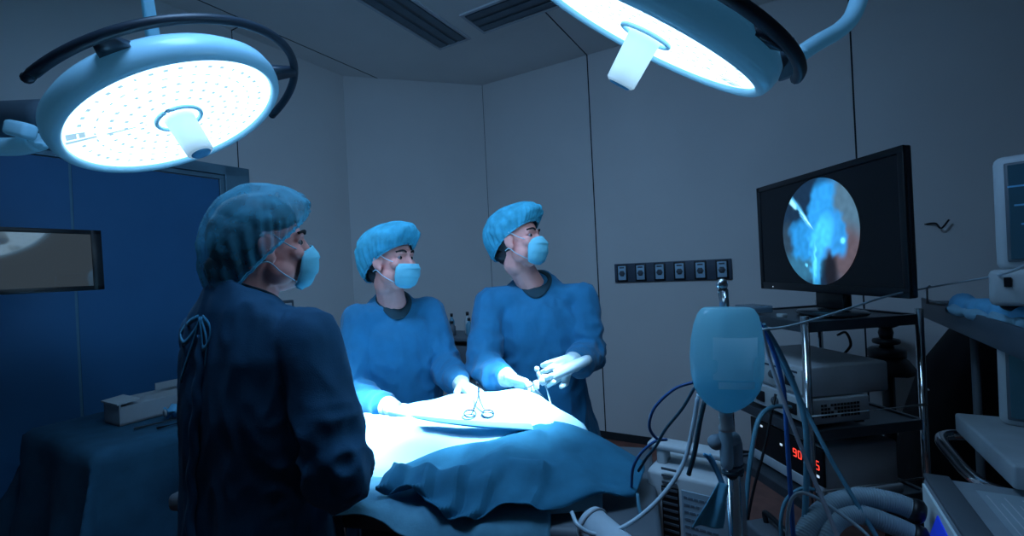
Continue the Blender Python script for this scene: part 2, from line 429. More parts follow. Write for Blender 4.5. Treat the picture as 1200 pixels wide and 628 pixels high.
tube(b, [p0, p0 + d * k * .999], .024, 16); lathe(b, [(.09, 0), (.09, .02), (.03, .05)], p0 + d * k * .999, -Z, 24); obj('ceiling_pole', b, lampw_glow, lt)
rt, RL, Rang = surgical_lamp((.376, 1.197, 1.984), (-.472, .37, -.8), 'round lit surgical lamp at top right cut off by the picture edge', .37, .05,
              ((938, 96), (700, -180), (880, 22)), ((906, 60), (760, -90)), None, (868, 96), 34, (-.08, 1.50, .93))
b = BM(); capsule(b, at(892, 78, 1.30), .040, at(920, 68, 1.32), .036); obj('yoke', b, lampg, rt)
b = BM(); cyl(b, at(915, 52, 1.31), at(928, 88, 1.31), .034, 24); obj('knuckle', b, lampg, rt)
pe = at(1016, -40, 1.40)
b = BM(); spl(b, [at(934, 66, 1.33), at(958, 50, 1.35), at(985, 34, 1.37), at(1002, 12, 1.39), pe, at(1018, -80, 1.40)], .024, 10, 16); obj('swivel_tube', b, lampw_glow, rt)
b = BM(); q = at(1018, -80, 1.40); tube(b, [q, V((q.x, q.y, CE - .001))], .024, 16); lathe(b, [(.09, 0), (.09, .02), (.03, .05)], V((q.x, q.y, CE - .001)), -Z, 24); obj('ceiling_pole', b, lampw_glow, rt)
def smooth01(x): x = max(0, min(1, x)); return x * x * (3 - 2 * x)
# ================================================================ OPERATING TABLE AND DRAPES
TD = V((.97, -.24, 0)).normalized(); TN = V((.24, .97, 0)).normalized(); TR = math.atan2(TD.y, TD.x)
tc0 = V((-.30, 1.42, 0))
def tp(u, v, z): return tc0 + TD * u + TN * v + Z * z
t = thing('operating_table', 'operating table under blue drapes with a pale sheet at its near edge', 'operating table', tc0)
b = BM(); box(b, tp(0, 0, .775), (1.36, .52, .05), rotz(TR), .015); obj('tabletop', b, plastic_dg, t)
b = BM(); box(b, tp(0, 0, .40), (.30, .28, .70), rotz(TR), .02); obj('column', b, steel, t)
b = BM(); box(b, tp(0, 0, .05), (.9, .46, .10), rotz(TR), .03); obj('base', b, plastic_dg, t)
# pale sheet hanging over the near side
ctl = [[at(300, 560, 1.22), at(420, 560, 1.22), at(500, 560, 1.22), at(580, 560, 1.24), at(640, 560, 1.26)],
       [at(300, 580, 1.13), at(425, 578, 1.14), at(505, 585, 1.12), at(580, 592, 1.10), at(645, 590, 1.12)],
       [at(300, 592, 1.10), at(425, 592, 1.10), at(490, 606, 1.07), at(575, 625, 1.04), at(645, 622, 1.07)],
       [at(300, 620, 1.08), at(420, 605, 1.085), at(480, 632, 1.04), at(575, 668, 1.02), at(645, 660, 1.05)]]
b = BM(); P = loftgrid(ctl, 14, 12)
for r in P:
    for p in r: p.z += .004 * nse(p, 16) + .003 * ridge(p, 30, 12, 12)
grid(b, P); obj('side_sheet', solid(obj('tmpsheet', b, sheet_m, t), .004).data, sheet_m, None) if False else solid(obj('side_sheet', b, sheet_m, t), .004)
# padded round rest sticking out under the drape
p0, p1 = at(690, 612, 1.02), at(752, 668, .90)
b = BM(); d = (p1 - p0); lathe(b, [(0, -.004), (.030, -.004), (.038, .002), (.040, .012), (.037, .02), (.0375, .06), (.0365, .10), (.0365, d.length), (0, d.length + .004)], p0, d, 32, False)
pr = obj('padded_rest', b, mat('pad_white', (.45, .55, .62), .8, bump=.2), t)
b = BM(); x, y, dd = frame_of(d); tube(b, [p0 + dd * .014 + (x * math.cos(k * math.pi / 18) + y * math.sin(k * math.pi / 18)) * .0395 for k in range(36)], .0025, 8, True); obj('rim', b, mat('pad_rim', (.30, .33, .36), .6), pr)
b = BM(); tube(b, [p0 + dd * .06, tp(.5, -.1, .77)], .014, 10); obj('rest_post', b, steel, t)
# light sterile drape over the mound
ctl = [[at(250, 555, 1.86), at(330, 545, 1.74), at(430, 535, 1.71), at(500, 528, 1.69), at(560, 532, 1.66), at(620, 540, 1.62), at(690, 562, 1.55)],
       [at(250, 500, 1.66), at(330, 490, 1.64), at(430, 486, 1.62), at(500, 471, 1.60), at(560, 464, 1.56), at(618, 464, 1.52), at(682, 500, 1.44)],
       [at(250, 515, 1.5), at(330, 505, 1.50), at(430, 503, 1.49), at(500, 484, 1.47), at(560, 476, 1.44), at(622, 476, 1.42), at(690, 508, 1.36)],
       [at(250, 535, 1.36), at(330, 522, 1.36), at(430, 520, 1.36), at(490, 500, 1.38), at(560, 500, 1.355), at(625, 497, 1.34), at(700, 525, 1.28)],
       [at(250, 555, 1.24), at(330, 548, 1.25), at(430, 540, 1.26), at(485, 528, 1.27), at(560, 525, 1.27), at(630, 525, 1.25), at(705, 545, 1.22)],
       [at(250, 580, 1.17), at(330, 570, 1.17), at(425, 562, 1.17), at(480, 560, 1.165), at(560, 565, 1.15), at(630, 565, 1.15), at(705, 565, 1.16)],
       [at(250, 605, 1.12), at(330, 590, 1.125), at(420, 582, 1.125), at(480, 575, 1.14), at(560, 590, 1.12), at(630, 590, 1.12), at(705, 585, 1.13)]]
b = BM(); P = loftgrid(ctl, 14, 12)
for r in P:
    for p in r:
        p.z += .006 * nse(p, 7, 3) + .004 * ridge(p, 9, 16, 6, 5) - .002
        uu = (p - tc0).dot(TD); p.z -= .040 * smooth01((uu + .16) / .2) * smooth01((1.36 - p.y) / .12)
grid(b, P); sd = solid(obj('sterile_drape', b, drape_w, None, origin=tp(0, 0, .80)), .004)
tag(sd, 'pale blue sterile drape glaring white under the lamps', 'drape')
# folded pouch edge lying along the mound
b = BM()
ctl = [[at(482, 487, 1.38), at(520, 491, 1.362), at(565, 494, 1.347), at(600, 496, 1.335), at(622, 497, 1.33)],
       [at(484, 488, 1.355), at(520, 493, 1.34), at(565, 496, 1.326), at(600, 499, 1.316), at(624, 500, 1.31)],
       [at(488, 490, 1.348), at(520, 495.5, 1.333), at(565, 500, 1.318), at(600, 502.5, 1.311), at(625, 504, 1.30)],
       [at(494, 489, 1.362), at(520, 495.5, 1.352), at(565, 501, 1.34), at(600, 503.5, 1.335), at(626, 505, 1.325)]]
grid(b, loftgrid(ctl, 10, 5)); solid(obj('folded_edge', b, mat('drape_fold', (.20, .52, .72), .9, bump=.2), sd), .003)
# dark blue drape bunched in front
ctl = [[at(474, 545, 1.245), at(520, 526, 1.29), at(572, 516, 1.325), at(608, 502, 1.345), at(650, 494, 1.36), at(695, 508, 1.34), at(754, 541, 1.27)],
       [at(464, 552, 1.21), at(512, 540, 1.235), at(565, 533, 1.26), at(608, 522, 1.275), at(655, 515, 1.285), at(705, 527, 1.27), at(755, 549, 1.235)],
       [at(456, 560, 1.18), at(507, 555, 1.185), at(558, 552, 1.19), at(607, 540, 1.205), at(658, 537, 1.22), at(708, 545, 1.215), at(754, 558, 1.20)],
       [at(449, 567, 1.15), at(502, 572, 1.135), at(550, 572, 1.125), at(605, 566, 1.13), at(660, 562, 1.15), at(708, 562, 1.165), at(751, 567, 1.17)],
       [at(444, 574, 1.13), at(498, 588, 1.10), at(545, 600, 1.075), at(590, 604, 1.065), at(648, 592, 1.085), at(700, 583, 1.115), at(747, 577, 1.14)],
       [at(442, 578, 1.125), at(495, 594, 1.085), at(535, 616, 1.05), at(585, 610, 1.05), at(648, 598, 1.075), at(700, 588, 1.11), at(746, 581, 1.135)]]
b = BM(); P = loftgrid(ctl, 16, 14); nr, ncn = len(P), len(P[0])
def crump(p):
    s = 9.0; q = V((p.x * s, p.y * s * 1.3, p.z * s))
    d, _ = noise.voronoi(q); 
    return (d[1] - d[0])
for i, r in enumerate(P):
    for j, p in enumerate(r):
        w = min(1, i / 10) * (1.0 if j < ncn * .6 else .55)
        p.z += w * (.026 * (crump(p) - .1) + (.030 if j < ncn * .6 else .012) * (ridge(p, 6, 9, 6, 2.7) - .1)); p.y -= w * .02 * nse(p, 10, 8)
        jl = max(0, 1 - j / 58.0); ph_ = ((j + i * .14) / 12.5 + .25 * noise.noise(V((i * .05, 2, j * .02)))) % 1.0; tri = (ph_ / .7 if ph_ < .7 else (1 - ph_) / .3)
        p.z += .034 * min(1, jl * 1.8) * smooth01((i - 8) / 40.0) * (tri - .3); p.y -= .022 * min(1, jl * 1.8) * smooth01((i - 20) / 40.0) * tri
        ph2 = ((j - 58 - i * .5) / 30.0) % 1.0; p.z += (.014 * smooth01((j - 56) / 10.0) * smooth01((i - 6) / 30.0)) * ((ph2 / .8 if ph2 < .8 else (1 - ph2) / .2) - .4)
for _ in range(4):
    Q = [[p.copy() for p in r] for r in P]
    for i in range(1, nr):
        for j in range(1, ncn - 1):
            dn = Q[min(i + 1, nr - 1)][j]
            P[i][j] = Q[i][j] * .4 + (Q[i - 1][j] + dn + Q[i][j - 1] + Q[i][j + 1]) * .15
grid(b, P); fd = solid(obj('front_drape', b, drape_b, None, origin=tp(.25, -.2, .80), smooth=True), .004)
tag(fd, 'crumpled dark blue drape over the near side of the operating table', 'drape'); autos(fd, 22)
clipm = mat('clip_dark_steel', (.03, .06, .09), .35, metal=.4)
# artery clip lying on the mound
t = thing('artery_clip', 'steel scissor-handled artery clip lying on the bright drape', 'surgical clip', at(561, 482, 1.405))
cA, cB, cT, cJ = at(551, 487, 1.395), at(572, 487, 1.39), at(561, 457, 1.47), at(561, 470, 1.43)
for cc, sgn in ((cA, -1), (cB, 1)):
    b = BM(); nrm = (cJ - (cA + cB) / 2).normalized(); x = (cB - cA).normalized()
    ring = [cc + Z * .006 + x * .018 * math.cos(k * math.pi / 14) + nrm * .0125 * math.sin(k * math.pi / 14) for k in range(28)]
    tube(b, ring, .0022, 8, True); obj('finger_ring', b, clipm, t)
    b = BM(); spl(b, [cc + Z * .006 - x * sgn * .010 + nrm * .011, cJ + Z * .010 + x * sgn * .002, cT + Z * .006 + x * sgn * .0008], .0024, 8, 8); obj('shank', b, clipm, t)

# ================================================================ INSTRUMENT TABLE ON THE LEFT
ia0, ia1, ig0, ig1, iz = .63, 1.75, -2.66, -2.013, .85
t = thing('instrument_table', 'instrument table on the left under a dark blue cloth', 'table', rm((ia0 + ia1) / 2, (ig0 + ig1) / 2, 0))
b = BM(); rbox(b, ia0 + .01, ia1 - .01, ig0 + .01, ig1 - .01, iz - .03, iz - .008, .004); obj('tabletop', b, steel, t)
for aa in (ia0 + .06, ia1 - .06):
    for gg in (ig0 + .06, ig1 - .06):
        b = BM(); cyl(b, rm(aa, gg, 0), rm(aa, gg, iz - .03), .014); obj('leg', b, steel, t)
def tablecloth(a0, a1, g0, g1, z, drop, step=.035):
    b = BM(); rows = []
    na = int((a1 - a0 + 2 * drop) / step); ng = int((g1 - g0 + 2 * drop) / step)
    for i in range(na + 1):
        row = []
        for j in range(ng + 1):
            s = a0 - drop + (a1 - a0 + 2 * drop) * i / na; u = g0 - drop + (g1 - g0 + 2 * drop) * j / ng
            ca, cg = min(max(s, a0), a1), min(max(u, g0), g1); ea, eg = s - ca, u - cg
            e = math.hypot(ea, eg); zz = z; oa = og = 0
            if e > 1e-6:
                da, dg = ea / e, eg / e
                per = (s if abs(eg) > abs(ea) else u)
                corner = min(abs(ea), abs(eg)) / max(abs(ea), abs(eg))
                fl = .006 + .10 * e + e * .07 * math.sin(per * 17 + 1.3) + e * .13 * corner + e * .05 * noise.noise(V((s * 6, u * 6, 1)))
                oa, og = da * fl, dg * fl; zz = z - e * .985 * (1 - .12 * corner)
                zz = max(zz, .02)
            row.append(rm(ca + oa, cg + og, zz + .0015 * noise.noise(V((s * 12, u * 12, 0)))))
        rows.append(row)
    grid(b, rows); return b
cl = solid(obj('instrument_cloth', tablecloth(ia0, ia1, ig0, ig1, iz, .62), drape_d, None, origin=rm((ia0 + ia1) / 2, (ig0 + ig1) / 2, iz)), .003)
tag(cl, 'dark blue cloth hanging over the instrument table at left', 'tablecloth')
# carton, wrap and instruments on the cloth
zt = iz + .004
p = at(155, 492, 1.95); ca, cg = .98, -2.34
t = thing('glove_carton', 'long grey white open carton on the dark instrument cloth', 'carton', rm(ca, cg, zt))
b = BM(); a0, a1, g0, g1 = .80, 1.47, -2.42, -2.28
rbox(b, a0, a1, g0, g1, zt, zt + .008); h = .085
rbox(b, a0, a0 + .006, g0, g1, zt, zt + h); rbox(b, a0 + .18, a1, g0, g0 + .006, zt, zt + .115); rbox(b, a0, a1, g1 - .006, g1, zt, zt + h - .012); rbox(b, a1 - .006, a1, g0, g1, zt, zt + h); rbox(b, a0, a1, g0, g0 + .006, zt, zt + h)
rbox(b, a0 + .03, a1 - .01, g0 + .006, g1 - .006, zt + h - .02, zt + h - .012)
obj('tray', b, paperm, t, False)
b = BM(); box(b, rm(a0 + .03, (g0 + g1) / 2, zt + h + .004), (.15, .075, .006), rotz(RA) @ Matrix.Rotation(.10, 4, 'X')); obj('lid_flap', b, mat('carton_light', (.50, .56, .6), .8), t, False)
t = thing('gauze_roll', 'pale blue wrapped roll beside the grey carton', 'wrapped roll', rm(1.02, -2.19, zt))
b = BM(); p0, p1 = rm(.92, -2.185, zt + .028), rm(1.25, -2.17, zt + .030)
tube(b, [p0 + (p1 - p0) * k / 14 + Z * .003 * math.sin(k * 1.7) for k in range(15)], [.026 + .003 * math.sin(k * 2.3) for k in range(15)], 16); obj('roll', b, wrapm, t)
b = BM(); lathe(b, [(.016, 0), (.018, .003), (.006, .004)], p0 - (p1 - p0).normalized() * .003, p0 - p1, 18); obj('roll_end', b, paperm, t)
b = BM(); tube(b, [rm(.80, -2.16, zt + .006), rm(1.10, -2.10, zt + .006)], [.005, .003], 8); tag(obj('probe', b, steel), 'thin steel probe lying in front of the wrapped roll', 'instrument')
t = thing('scalpel', 'small dark instrument nearest the cloth edge beside the probe', 'instrument', rm(.88, -2.07, zt))
b = BM(); tube(b, [rm(.84, -2.075, zt + .006), rm(.93, -2.062, zt + .006)], .005, 8); obj('handle', b, black, t)
b = BM(); box(b, rm(.97, -2.056, zt + .004), (.008, .08, .003), rotz(RA - .15), .001); obj('blade', b, steel, t, False)
# ================================================================ PEOPLE
from mathutils.bvhtree import BVHTree
def smooth01(x): x = max(0, min(1, x)); return x * x * (3 - 2 * x)
def headmat(c, yaw, pitch, roll):
    """yaw: direction angle of the face in the ground plane (radians from +x), pitch up positive"""
    f = V((math.cos(yaw), math.sin(yaw), 0)); r = f.cross(Z)
    f2 = f * math.cos(pitch) + Z * math.sin(pitch); u = r.cross(f2)
    r2 = r * math.cos(roll) + u * math.sin(roll); u2 = u * math.cos(roll) - r * math.sin(roll)
    m = Matrix.Identity(4)
    for i in range(3): m[i][0], m[i][1], m[i][2], m[i][3] = r2[i], f2[i], u2[i], c[i]
    return m
def hand(bm, w, f, n, right, curl=(.3, .4, .3), k=1.0, spread=.05, thumb=.6):
    w = V(w); f = V(f).normalized(); n = V(n); n = (n - f * n.dot(f)).normalized()
    s = f.cross(n) if right else n.cross(f)
    kn = [w + f * (.088 - .004 * abs(i - 1)) + s * (.031 - .0205 * i) for i in range(4)]
    for i in range(4): capsule(bm, w + s * (.016 - .011 * i), .017 * k, kn[i], .0125 * k, 10)
    capsule(bm, w + f * .03 + s * .012 + n * .006, .016 * k, w + f * .07 - s * .012 + n * .004, .014 * k, 10)
    L = ((.042, .026, .022), (.047, .030, .023), (.043, .028, .022), (.034, .021, .019))
    for i in range(4):
        p = kn[i]; a = 0; r = (.0105 if i < 3 else .009) * k
        fd = (f + s * spread * (1.5 - i)).normalized()
        for j in range(3):
            a += curl[j] * (1 + .08 * (i - 1.5))
            d = fd * math.cos(a) + n * math.sin(a); q = p + d * L[i][j]
            capsule(bm, p, r, q, r * .9, 10); p = q; r *= .92
    p = w + f * .024 + s * .024; d1 = (f * .62 + s * .62 + n * thumb * .6).normalized(); q = p + d1 * .042
    capsule(bm, p, .0155 * k, q, .0125 * k, 10); d2 = (f * .8 + s * .15 + n * thumb).normalized()
    capsule(bm, q, .0122 * k, q + d2 * .032, .0098 * k, 10)
def head_prims(bm, m):
    t = bmesh.new()
    ellip(t, (0, -.012, .020), (.074, .092, .088)); ellip(t, (0, .030, -.040), (.061, .060, .082)); ellip(t, (0, .047, -.086), (.043, .042, .030))
    for s in (-1, 1):
        capsule(t, (s * .008, .079, .014), .010, (s * .040, .068, .016), .010)
        ellip(t, (s * .043, .058, -.030), (.021, .022, .020)); ellip(t, (s * .048, .022, -.072), (.020, .034, .032))
        capsule(t, (s * .016, .074, .0045), .0058, (s * .045, .066, .004), .0058); capsule(t, (s * .017, .076, -.0145), .0058, (s * .044, .067, -.013), .0058)
        ellip(t, (s * .076, -.006, -.014), (.009, .019, .031), Matrix.Rotation(s * .35, 3, 'Z')); ellip(t, (s * .073, .002, -.038), (.008, .012, .014))
        ellip(t, (s * .010, .098, -.042), (.009, .011, .008))
    capsule(t, (0, .078, .004), .010, (0, .101, -.038), .0115)
    capsule(t, (-.018, .086, -.068), .008, (.018, .086, -.068), .008); capsule(t, (-.014, .084, -.078), .009, (.014, .084, -.078), .009)
    capsule(t, (0, -.022, -.03), .056, (0, -.028, -.10), .053)
    t.transform(m); merge(bm, t)
def ring_loft(bm, rings, seg=40):
    """rings: (centre, right vector, forward vector, tilt)"""
    R = []
    for (c, rv, fv, tilt) in rings:
        row = []
        for k in range(seg):
            a = 2 * math.pi * k / seg; ca, sa = math.cos(a), math.sin(a)
            ca = math.copysign(abs(ca) ** .85, ca); sa = math.copysign(abs(sa) ** .85, sa)
            p = V(c) + rv * ca + fv * sa; p.z -= tilt * fv.length * sa; row.append(bm.verts.new(p))
        R.append(row)
    for a, b in zip(R, R[1:]):
        for k in range(seg): bm.faces.new((a[k], a[(k + 1) % seg], b[(k + 1) % seg], b[k]))
    bm.faces.new(R[0][::-1]); bm.faces.new(R[-1])
def gauze(name, col, alpha):
    if name in MATS: return MATS[name]
    m = mat(name, col, .85, var=.25, vscale=26, bump=.6, bscale=55, alpha=alpha)
    return m
def person(name, label, base, bf, chest, pelvis, S, hc, hyaw, hpitch, hroll, sh, el, wr, hands, gm, cap, skirt=.24, wide=1.0, hairk=1.0, capm=None):
    root = thing(name, label, 'person', V((base[0], base[1], 0)))
    bf = V((bf[0], bf[1], 0)).normalized(); br = bf.cross(Z)
    HM = headmat(V(hc), hyaw, hpitch, hroll); ch = V((chest[0], chest[1], 0)); pv = V((pelvis[0], pelvis[1], 0))
    neck = ch + Z * (S + .045) - bf * .005
    # --- body: one continuous skin
    b = BM(); head_prims(b, HM)
    capsule(b, HM @ V((0, -.026, -.08)), .053, neck - Z * .02, .058)
    ellip(b, ch + Z * (S - .13), (.13, .09, .20), Matrix.Rotation(math.atan2(br.y, br.x), 3, 'Z')); ellip(b, pv + Z * (S - .46), (.135, .095, .16), Matrix.Rotation(math.atan2(br.y, br.x), 3, 'Z'))
    capsule(b, ch + Z * (S - .18), .10, pv + Z * (S - .42), .105)
    for i, s in enumerate((1, -1)):
        capsule(b, neck - Z * .05, .045, V(sh[i]), .045); capsule(b, V(sh[i]), .046, V(el[i]), .036); capsule(b, V(el[i]), .036, V(wr[i]), .024)
        hp = pv + br * s * .085 + Z * (S - .52); kn = hp - Z * (S - .52) * .47 + bf * .02; an = V((hp.x, hp.y, .075)) - bf * .02
        capsule(b, hp, .080, kn, .052); capsule(b, kn, .050, an, .034); capsule(b, an + bf * .17 - Z * .045 + br * s * .02, .026, an - bf * .03 - Z * .042, .030)
        hand(b, wr[i], hands[i][0], hands[i][1], s == 1, hands[i][2], .80)
    body = obj('body', fuse(b, .0036, 5), skin_m, root)
    # --- eyes and brows
    for s in (-1, 1):
        b = BM(); ellip(b, HM @ V((s * .031, .0655, -.004)), (.0125,) * 3); e = obj('eye', b, eyew_m, root)
        b = BM(); ellip(b, HM @ V((s * .031 + .001, .0728, -.004)), (.0072, .0072, .0072), None, 2); obj('iris', b, iris_m, e)
        b = BM(); tube(b, [HM @ V(p) for p in catmull([(s * .014, .0885, .018), (s * .030, .0855, .0235), (s * .050, .068, .018)], 5)], .0036, 8); obj('eyebrow', b, brow_m, root)
    # --- hair below the cap
    b = BM(); ellip(b, HM @ V((0, -.036, .012)), (.079 * hairk, .084 * hairk, .088), HM.to_3x3()); ellip(b, HM @ V((0, -.060 - cap.get('bun', 0) * .4, -.055 - cap.get('bun', 0) * .3)), (.058, .05 + cap.get('bun', 0) * .5, .045 + cap.get('bun', 0) * .3), HM.to_3x3())
    if cap.get('bun', 0): ellip(b, HM @ V((0, -.072, .0)), (.074, .045, .085), HM.to_3x3()); ellip(b, HM @ V((0, -.014, .047)), (.079, .090, .070), HM.to_3x3())
    obj('hair', b, hair_m, root)
    # --- gown
    b = BM()
    up = lambda z: ch.lerp(pv, smooth01((S - z) / .5)) + Z * z
    w = wide
    R = []
    for (dz, hw, hd, tl, fo) in ((.085, .078, .068, .55, -.010), (.055, .105, .078, .55, -.010), (.02, .150, .095, .35, -.006), (-.06, .178, .118, .1, 0), (-.18, .182, .132, 0, .006), (-.34, .180, .136, 0, .01), (-.50, .195, .145, 0, .012), (-.72, skirt * .94, .165, 0, .012), (-S + .30, skirt * 1.05, .185, 0, .01), (-S + .22, skirt * 1.05, .185, 0, .01)):
        R.append((up(S + dz) + bf * fo, br * hw * w, bf * hd, tl))
    ring_loft(b, R)
    for i in (0, 1):
        s_, e_, w_ = V(sh[i]), V(el[i]), V(wr[i])
        capsule(b, neck - Z * .035, .055, s_, .066); capsule(b, s_, .068, e_, .064)
        d = (w_ - e_); mid = e_ + d * .5 - Z * .012
        capsule(b, e_, .066, mid, .058); capsule(b, mid, .056, e_ + d * .76, .044)
    gme = fuse(b, .0075, 8)
    els = [V(e) for e in el]; axis0 = pv
    def folds(p, n):
        q = p - axis0; ang = math.atan2(q.dot(bf), q.dot(br)); low = smooth01((S - p.z) / .7)
        dist = min((p - e).length for e in els); ne = smooth01(1 - dist / .24)
        on_body = smooth01(1 - (math.hypot(q.x, q.y) - .20) / .12)
        o = base[0] * 7
        v = .016 * low * on_body * noise.noise(V((ang * 2.4 + o, p.z * .9, o))) + .013 * (ridge(V((p.x, p.y, p.z)), 9, 9, 2.6, o) - .4) * (.35 + .65 * low)
        v += ne * .018 * (ridge(p, 13, 13, 17, o + 4) - .3) + .005 * (ridge(p, 24, 24, 9, o) - .4)
        return v
    displace(gme, folds)
    gown = obj('gown', gme, gm, root)
    # collar band
    bvg = BVHTree.FromObject(gown, bpy.context.evaluated_depsgraph_get()); P = []; hts = []
    for rad in (.054, .060, .066, .072):
        row = []; zz = []
        for k in range(48):
            a = 2 * math.pi * k / 48; fw = math.sin(a)
            q = neck + br * rad * .98 * math.cos(a) + bf * (rad * fw + .012)
            h = bvg.ray_cast(V((q.x, q.y, S + .4)) - ORG[root.name], -Z, 1.0)
            row.append(q); zz.append((h[0].z + ORG[root.name].z) if h[0] is not None else S + .06)
        zz = [sum(zz[(k + d) % 48] for d in range(-3, 4)) / 7 for k in range(48)]
        P.append([V((q.x, q.y, z + .004)) for q, z in zip(row, zz)])
    b = BM(); grid(b, P, True); solid(obj('collar', b, collar_m, root), .004)
    # --- cap
    zf, zb = cap.get('zf', .058), cap.get('zb', -.058); pf = cap.get('puff', .10); bb = cap.get('back', .0); fr = cap.get('front', .012); seed = cap.get('seed', 0)
    b = BM(); P = []; NU, NV = 150, 34; amax = .64 * math.pi
    rim = []
    for i in range(NV + 1):
        tt = i / NV; a = tt * amax; sn = math.sin(a) / math.sin(amax); row = []
        zfrac = (math.cos(a) - math.cos(amax)) / (1 - math.cos(amax))
        for j in range(NU):
            ph = 2 * math.pi * j / NU; cp = math.cos(ph); spn = math.sin(ph)
            rz = (zf + zb) / 2 + (zf - zb) / 2 * cp + .010 * (1 - abs(cp))
            ry = .098 if cp > 0 else .098 + cap.get('deep', 0)
            k = sn * (1 + pf * math.sin(min(1, tt * 1.1) * math.pi) ** 1.2 * (.6 + .4 * abs(cp)))
            x = .083 * spn * k; y = -.012 + ry * cp * k
            z = rz + (cap.get('top', .138) - rz) * zfrac
            wv = math.sin(tt * math.pi) ** .8
            y -= bb * wv * smooth01(-cp * 1.2 + .1); z -= bb * .25 * wv * smooth01(-cp)
            y += fr * wv * smooth01(cp * 1.6 - .5); z += fr * .5 * wv * smooth01(cp * 1.6 - .5)
            pl = .0038 * math.sin(34 * ph + 3 * math.sin(3 * ph + seed)) * smooth01((tt - .35) / .6)
            q = V((x * 22 + seed, y * 22, z * 22)); fo = .0055 * (1 - 2 * abs(noise.noise(q))) + .004 * noise.noise(q * .45)
            # pleats gathered at the brow
            df = math.hypot(spn * .9, (tt - .92) * .9) if cp > 0 else 9
            fo += .006 * math.sin(math.atan2(spn, .92 - tt) * 9) * math.exp(-df * df * 5) if cp > 0 else 0
            rr = V((x, y + .012, z - .03)); rr = rr.normalized() if rr.length > 1e-6 else Z
            p = V((x, y, z)) + rr * (pl + fo * math.sin(min(1, tt * 1.4 + .15) * math.pi * .5) * (1 if i < NV else .3))
            row.append(HM @ p)
            if i == NV: rim.append(HM @ p)
        P.append(row)
    grid(b, P, True)
    co = obj('surgical_cap', b, capm or gauze('cap_gauze', (.06, .42, .60), 1.0), root)
    b = BM(); tube(b, rim[::2], .0032, 8, True); obj('elastic_band', b, gauze('cap_band', (.10, .50, .68), 1.0), co)
    # --- mask with loops
    b = BM(); P = []
    rows = catmull([V(r[:3]) for r in ((cap.get('mtop', -.012), .107 + (.010 if cap.get('mtop', 0) < -.02 else 0), .046), (-.036 if cap.get('mtop', 0) > -.02 else -.046, .119, .055), (-.060, .118, .058), (-.086, .110, .057), (-.110, .094, .052), (-.122, .072, .044))], 6)
    sides = catmull([V((y, z, 0)) for y, z in ((.076, -.028), (.071, -.040), (.067, -.058), (.063, -.076), (.058, -.094), (.052, -.106))], 6)
    for i, (r, sd_) in enumerate(zip(rows, sides)):
        row = []; zc_, yc, hw = r; ys, zs = sd_.x, sd_.y; pleat = .0045 * ((i % 9) / 9.0 - .5)
        for j in range(33):
            u = -1 + 2 * j / 32; a = u * math.pi / 2; c_ = math.cos(a) ** .85 if abs(u) < 1 else 0
            wv = .002 * noise.noise(V((u * 3 + seed, i * .25, 0)))
            row.append(HM @ V((hw * math.sin(a), ys + (yc - ys) * c_ + pleat * c_ + wv, zs + (zc_ - zs) * c_)))
        P.append(row)
    grid(b, P); mo = solid(obj('face_mask', b, mask_m, root), .0022)
    for s in (-1, 1):
        for (y0, z0, y1, z1) in ((.074, -.028, .004, .018), (.056, -.098, -.004, -.046)):
            b = BM(); x0 = .050 if z0 > -.05 else .051
            spl(b, [HM @ V((s * x0, y0, z0)), HM @ V((s * .073, (y0 + y1) / 2 - .004, (z0 + z1) / 2)), HM @ V((s * .083, y1, z1)), HM @ V((s * .078, y1 - .022, z1 - .004))], .0016, 6, 6); obj('ear_loop', b, strap_m, mo)
    # --- gloves
    for i, s in enumerate((1, -1)):
        b = BM(); f = V(hands[i][0]).normalized(); w_ = V(wr[i]); back = (V(el[i]) - w_).normalized()
        hand(b, w_, hands[i][0], hands[i][1], s == 1, hands[i][2], 1.0)
        capsule(b, w_, .029, w_ + back * .035, .034); lathe(b, [(.034, 0), (.039, .04), (.040, .055), (.037, .055)], w_ + back * .02, back, 24)
        obj('glove', fuse(b, .0024, 3), glove_m, root)
    return root, HM, gown
def a2(x, y, d): return at(x, y, d)
# near nurse, seen from behind
nm = person('surgical_nurse', 'person in dark gown seen from behind beside the table, face turned right, blue cap', (-.62, 1.10), (.42, .91), (-.62, 1.10), (-.64, 1.12), 1.285,
    at(310, 284, 1.12), math.radians(34), math.radians(2), math.radians(-3),
    (V((-.458, 1.03, 1.265)), V((-.775, 1.18, 1.265))), (V((-.385, .985, .985)), V((-.735, 1.30, 1.0))), (V((-.49, 1.15, .975)), V((-.64, 1.25, .985))),
    ((( -.3, .8, .1), (0, 0, -1), (.4, .5, .3)), ((.5, .7, .1), (0, 0, -1), (.4, .5, .3))), gown_shade,
    dict(zf=.052, zb=-.140, deep=.004, back=.010, puff=.05, bun=.02, top=.140, front=.002, seed=3), skirt=.25, wide=1.0,
    capm=gauze('cap_gauze_sheer', (.09, .45, .62), .46))
# assistant in the middle
am = person('surgical_assistant', 'person in blue gown between the other two gowned people, both hands on the patient drape', (-.50, 1.88), (.40, -.92), (-.49, 1.90), (-.49, 1.92), 1.215,
    at(459, 303, 1.84), math.radians(-28), math.radians(2), math.radians(2),
    (at(420, 376, 1.82), at(502, 366, 1.97)), (at(411, 462, 1.75), at(522, 428, 1.90)), (at(462, 479, 1.56), at(541, 451, 1.70)),
    (((.95, -.25, -.12), (-.05, 0, -1), (.15, .2, .2)), ((.50, -.62, -.12), (-.3, -.1, -1), (.3, .4, .3))), gown_m,
    dict(zf=.050, zb=-.085, deep=.012, back=.022, puff=.14, top=.140, front=.016, mtop=-.030, seed=9), skirt=.24, wide=.93)
